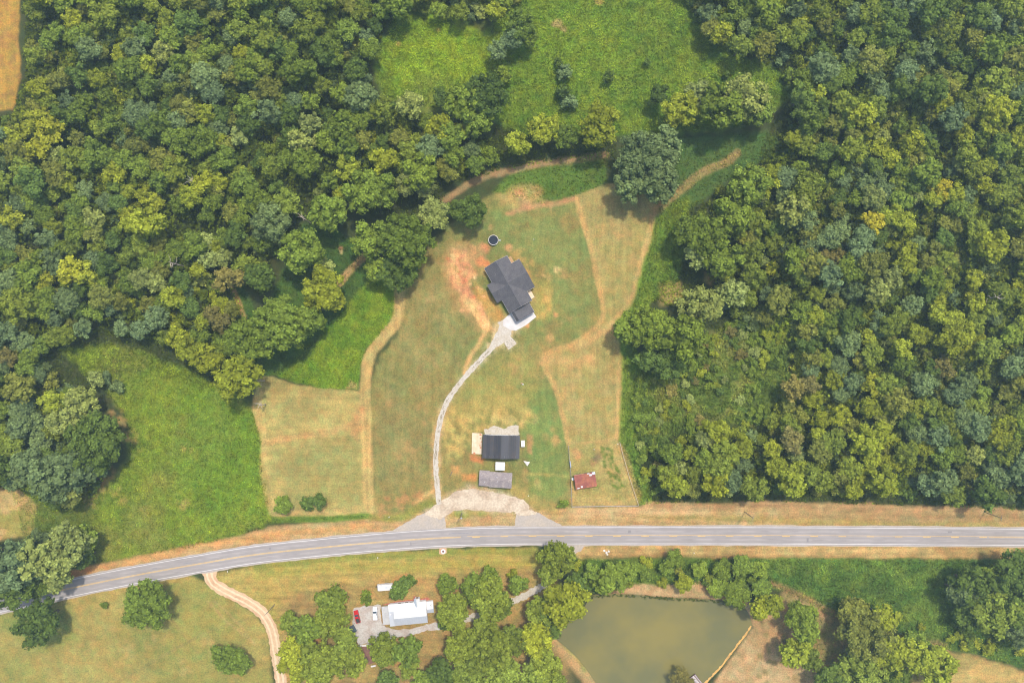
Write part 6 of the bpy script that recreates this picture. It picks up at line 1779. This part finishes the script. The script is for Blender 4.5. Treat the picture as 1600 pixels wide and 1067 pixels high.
weeds("west_meadow_weeds", [WEST, [(20, 770), (100, 770), (160, 760), (150, 860), (120, 880), (40, 850)]], 4.2, .42, .8, 9, 2, 1.0, skip=(HAY_W,))
weeds("green_plot_weeds", [PLOT, [(420, 806), (428, 818), (500, 812), (577, 808), (577, 803), (500, 807), (440, 811)]], 4.5, .4, .8, 7, 3, 1.0, warp=2)
weeds("grove_grass", [GROVE, NE_GLADE, BACK_STRIP], 1.6, .5, .5, 8, 4, 1.0, warp=3)
weeds("strip_weeds", [EAST], 4, .48, 1.1, 9, 5, 1.0, warp=2, skip=(HAY_E, GARDEN))
weeds("scrub_weeds", [SCRUB, [(1000, 690), (1060, 640), (1100, 660), (1040, 700), (1030, 775), (1010, 785)]], 3.4, .56, 2.2, 12, 6, 1.0, skip=(HAY_E, GARDEN))
weeds("slope_weeds", [SOUTH_E, [(890, 874), (1090, 874), (1120, 905), (1080, 915), (990, 910), (930, 926), (900, 900)]], 4, .48, 1.0, 9, 7, 1.0, warp=3, skip=(POND,))
weeds("bank_weeds", [[(1230, 925), (1330, 975), (1480, 1005), (1490, 1050), (1470, 1130), (1270, 1130), (1250, 1040)]], 1.0, .55, .8, 9, 8, .95, skip=(POND,))
weeds("edge_growth", [[(775, 195), (925, 200), (942, 240), (850, 254), (775, 266), (700, 292), (690, 280), (760, 240)], [(30, 545), (160, 515), (300, 550), (385, 600), (330, 605), (200, 580), (150, 615), (110, 600), (60, 580)],
    [(1000, 690), (1030, 690), (1040, 770), (1240, 772), (1400, 778), (1600, 788), (1600, 796), (1380, 788), (1200, 782), (1022, 786)], [(1040, 330), (1100, 310), (1100, 440), (1180, 520), (1120, 520), (1050, 480), (1010, 470), (1040, 430)], [(1180, 250), (1230, 150), (1260, 240), (1200, 270)], [(895, 205), (962, 215), (962, 266), (930, 262), (900, 250)], [(560, 305), (700, 280), (690, 330), (640, 345), (560, 330)]], 3, .55, 1.4, 9, 12, 1.0, warp=3, green=.75, skip=(HAY_E, GARDEN))
weeds("undergrowth", [WOODS["left"], WOODS["right"], WOODS["top"]], 1.6, .95, 9.0, 10, 9, 1.2, warp=4, green=.8, taper=22)
reed = [(924, 932), (962, 929.5), (1007, 932), (1040, 935), (1091, 937), (1136, 941), (1160, 949)]
rp = []
for i in range(420):
    k = R.randrange(len(reed) - 1); t = R.random()
    if R.random() < .35 and k not in (2, 3): continue
    rp.append((reed[k][0] + (reed[k + 1][0] - reed[k][0]) * t, reed[k][1] + (reed[k + 1][1] - reed[k][1]) * t + R.gauss(0, 1.1)))
rp = np.array(rp); rg0 = np.random.default_rng(5)
pp = np.stack([(rp[:, 0] - 800) * S, (533.5 - rp[:, 1]) * S, rg0.uniform(0, .6, len(rp))], -1)
nr0 = rg0.normal(size=pp.shape) * .6 + np.array([0, 0, .8]); nr0 /= np.linalg.norm(nr0, axis=1, keepdims=True)
o = link("bank_reeds", quads_mesh("bank_reeds", leaf_quads(rg0, pp, nr0, rg0.uniform(.4, .8, len(rp))), lin((98, 104, 48)) * .55 * rg0.uniform(.7, 1.4, (len(rp), 1)), "tint", color=True), WEEDM); o["kind"] = "stuff"
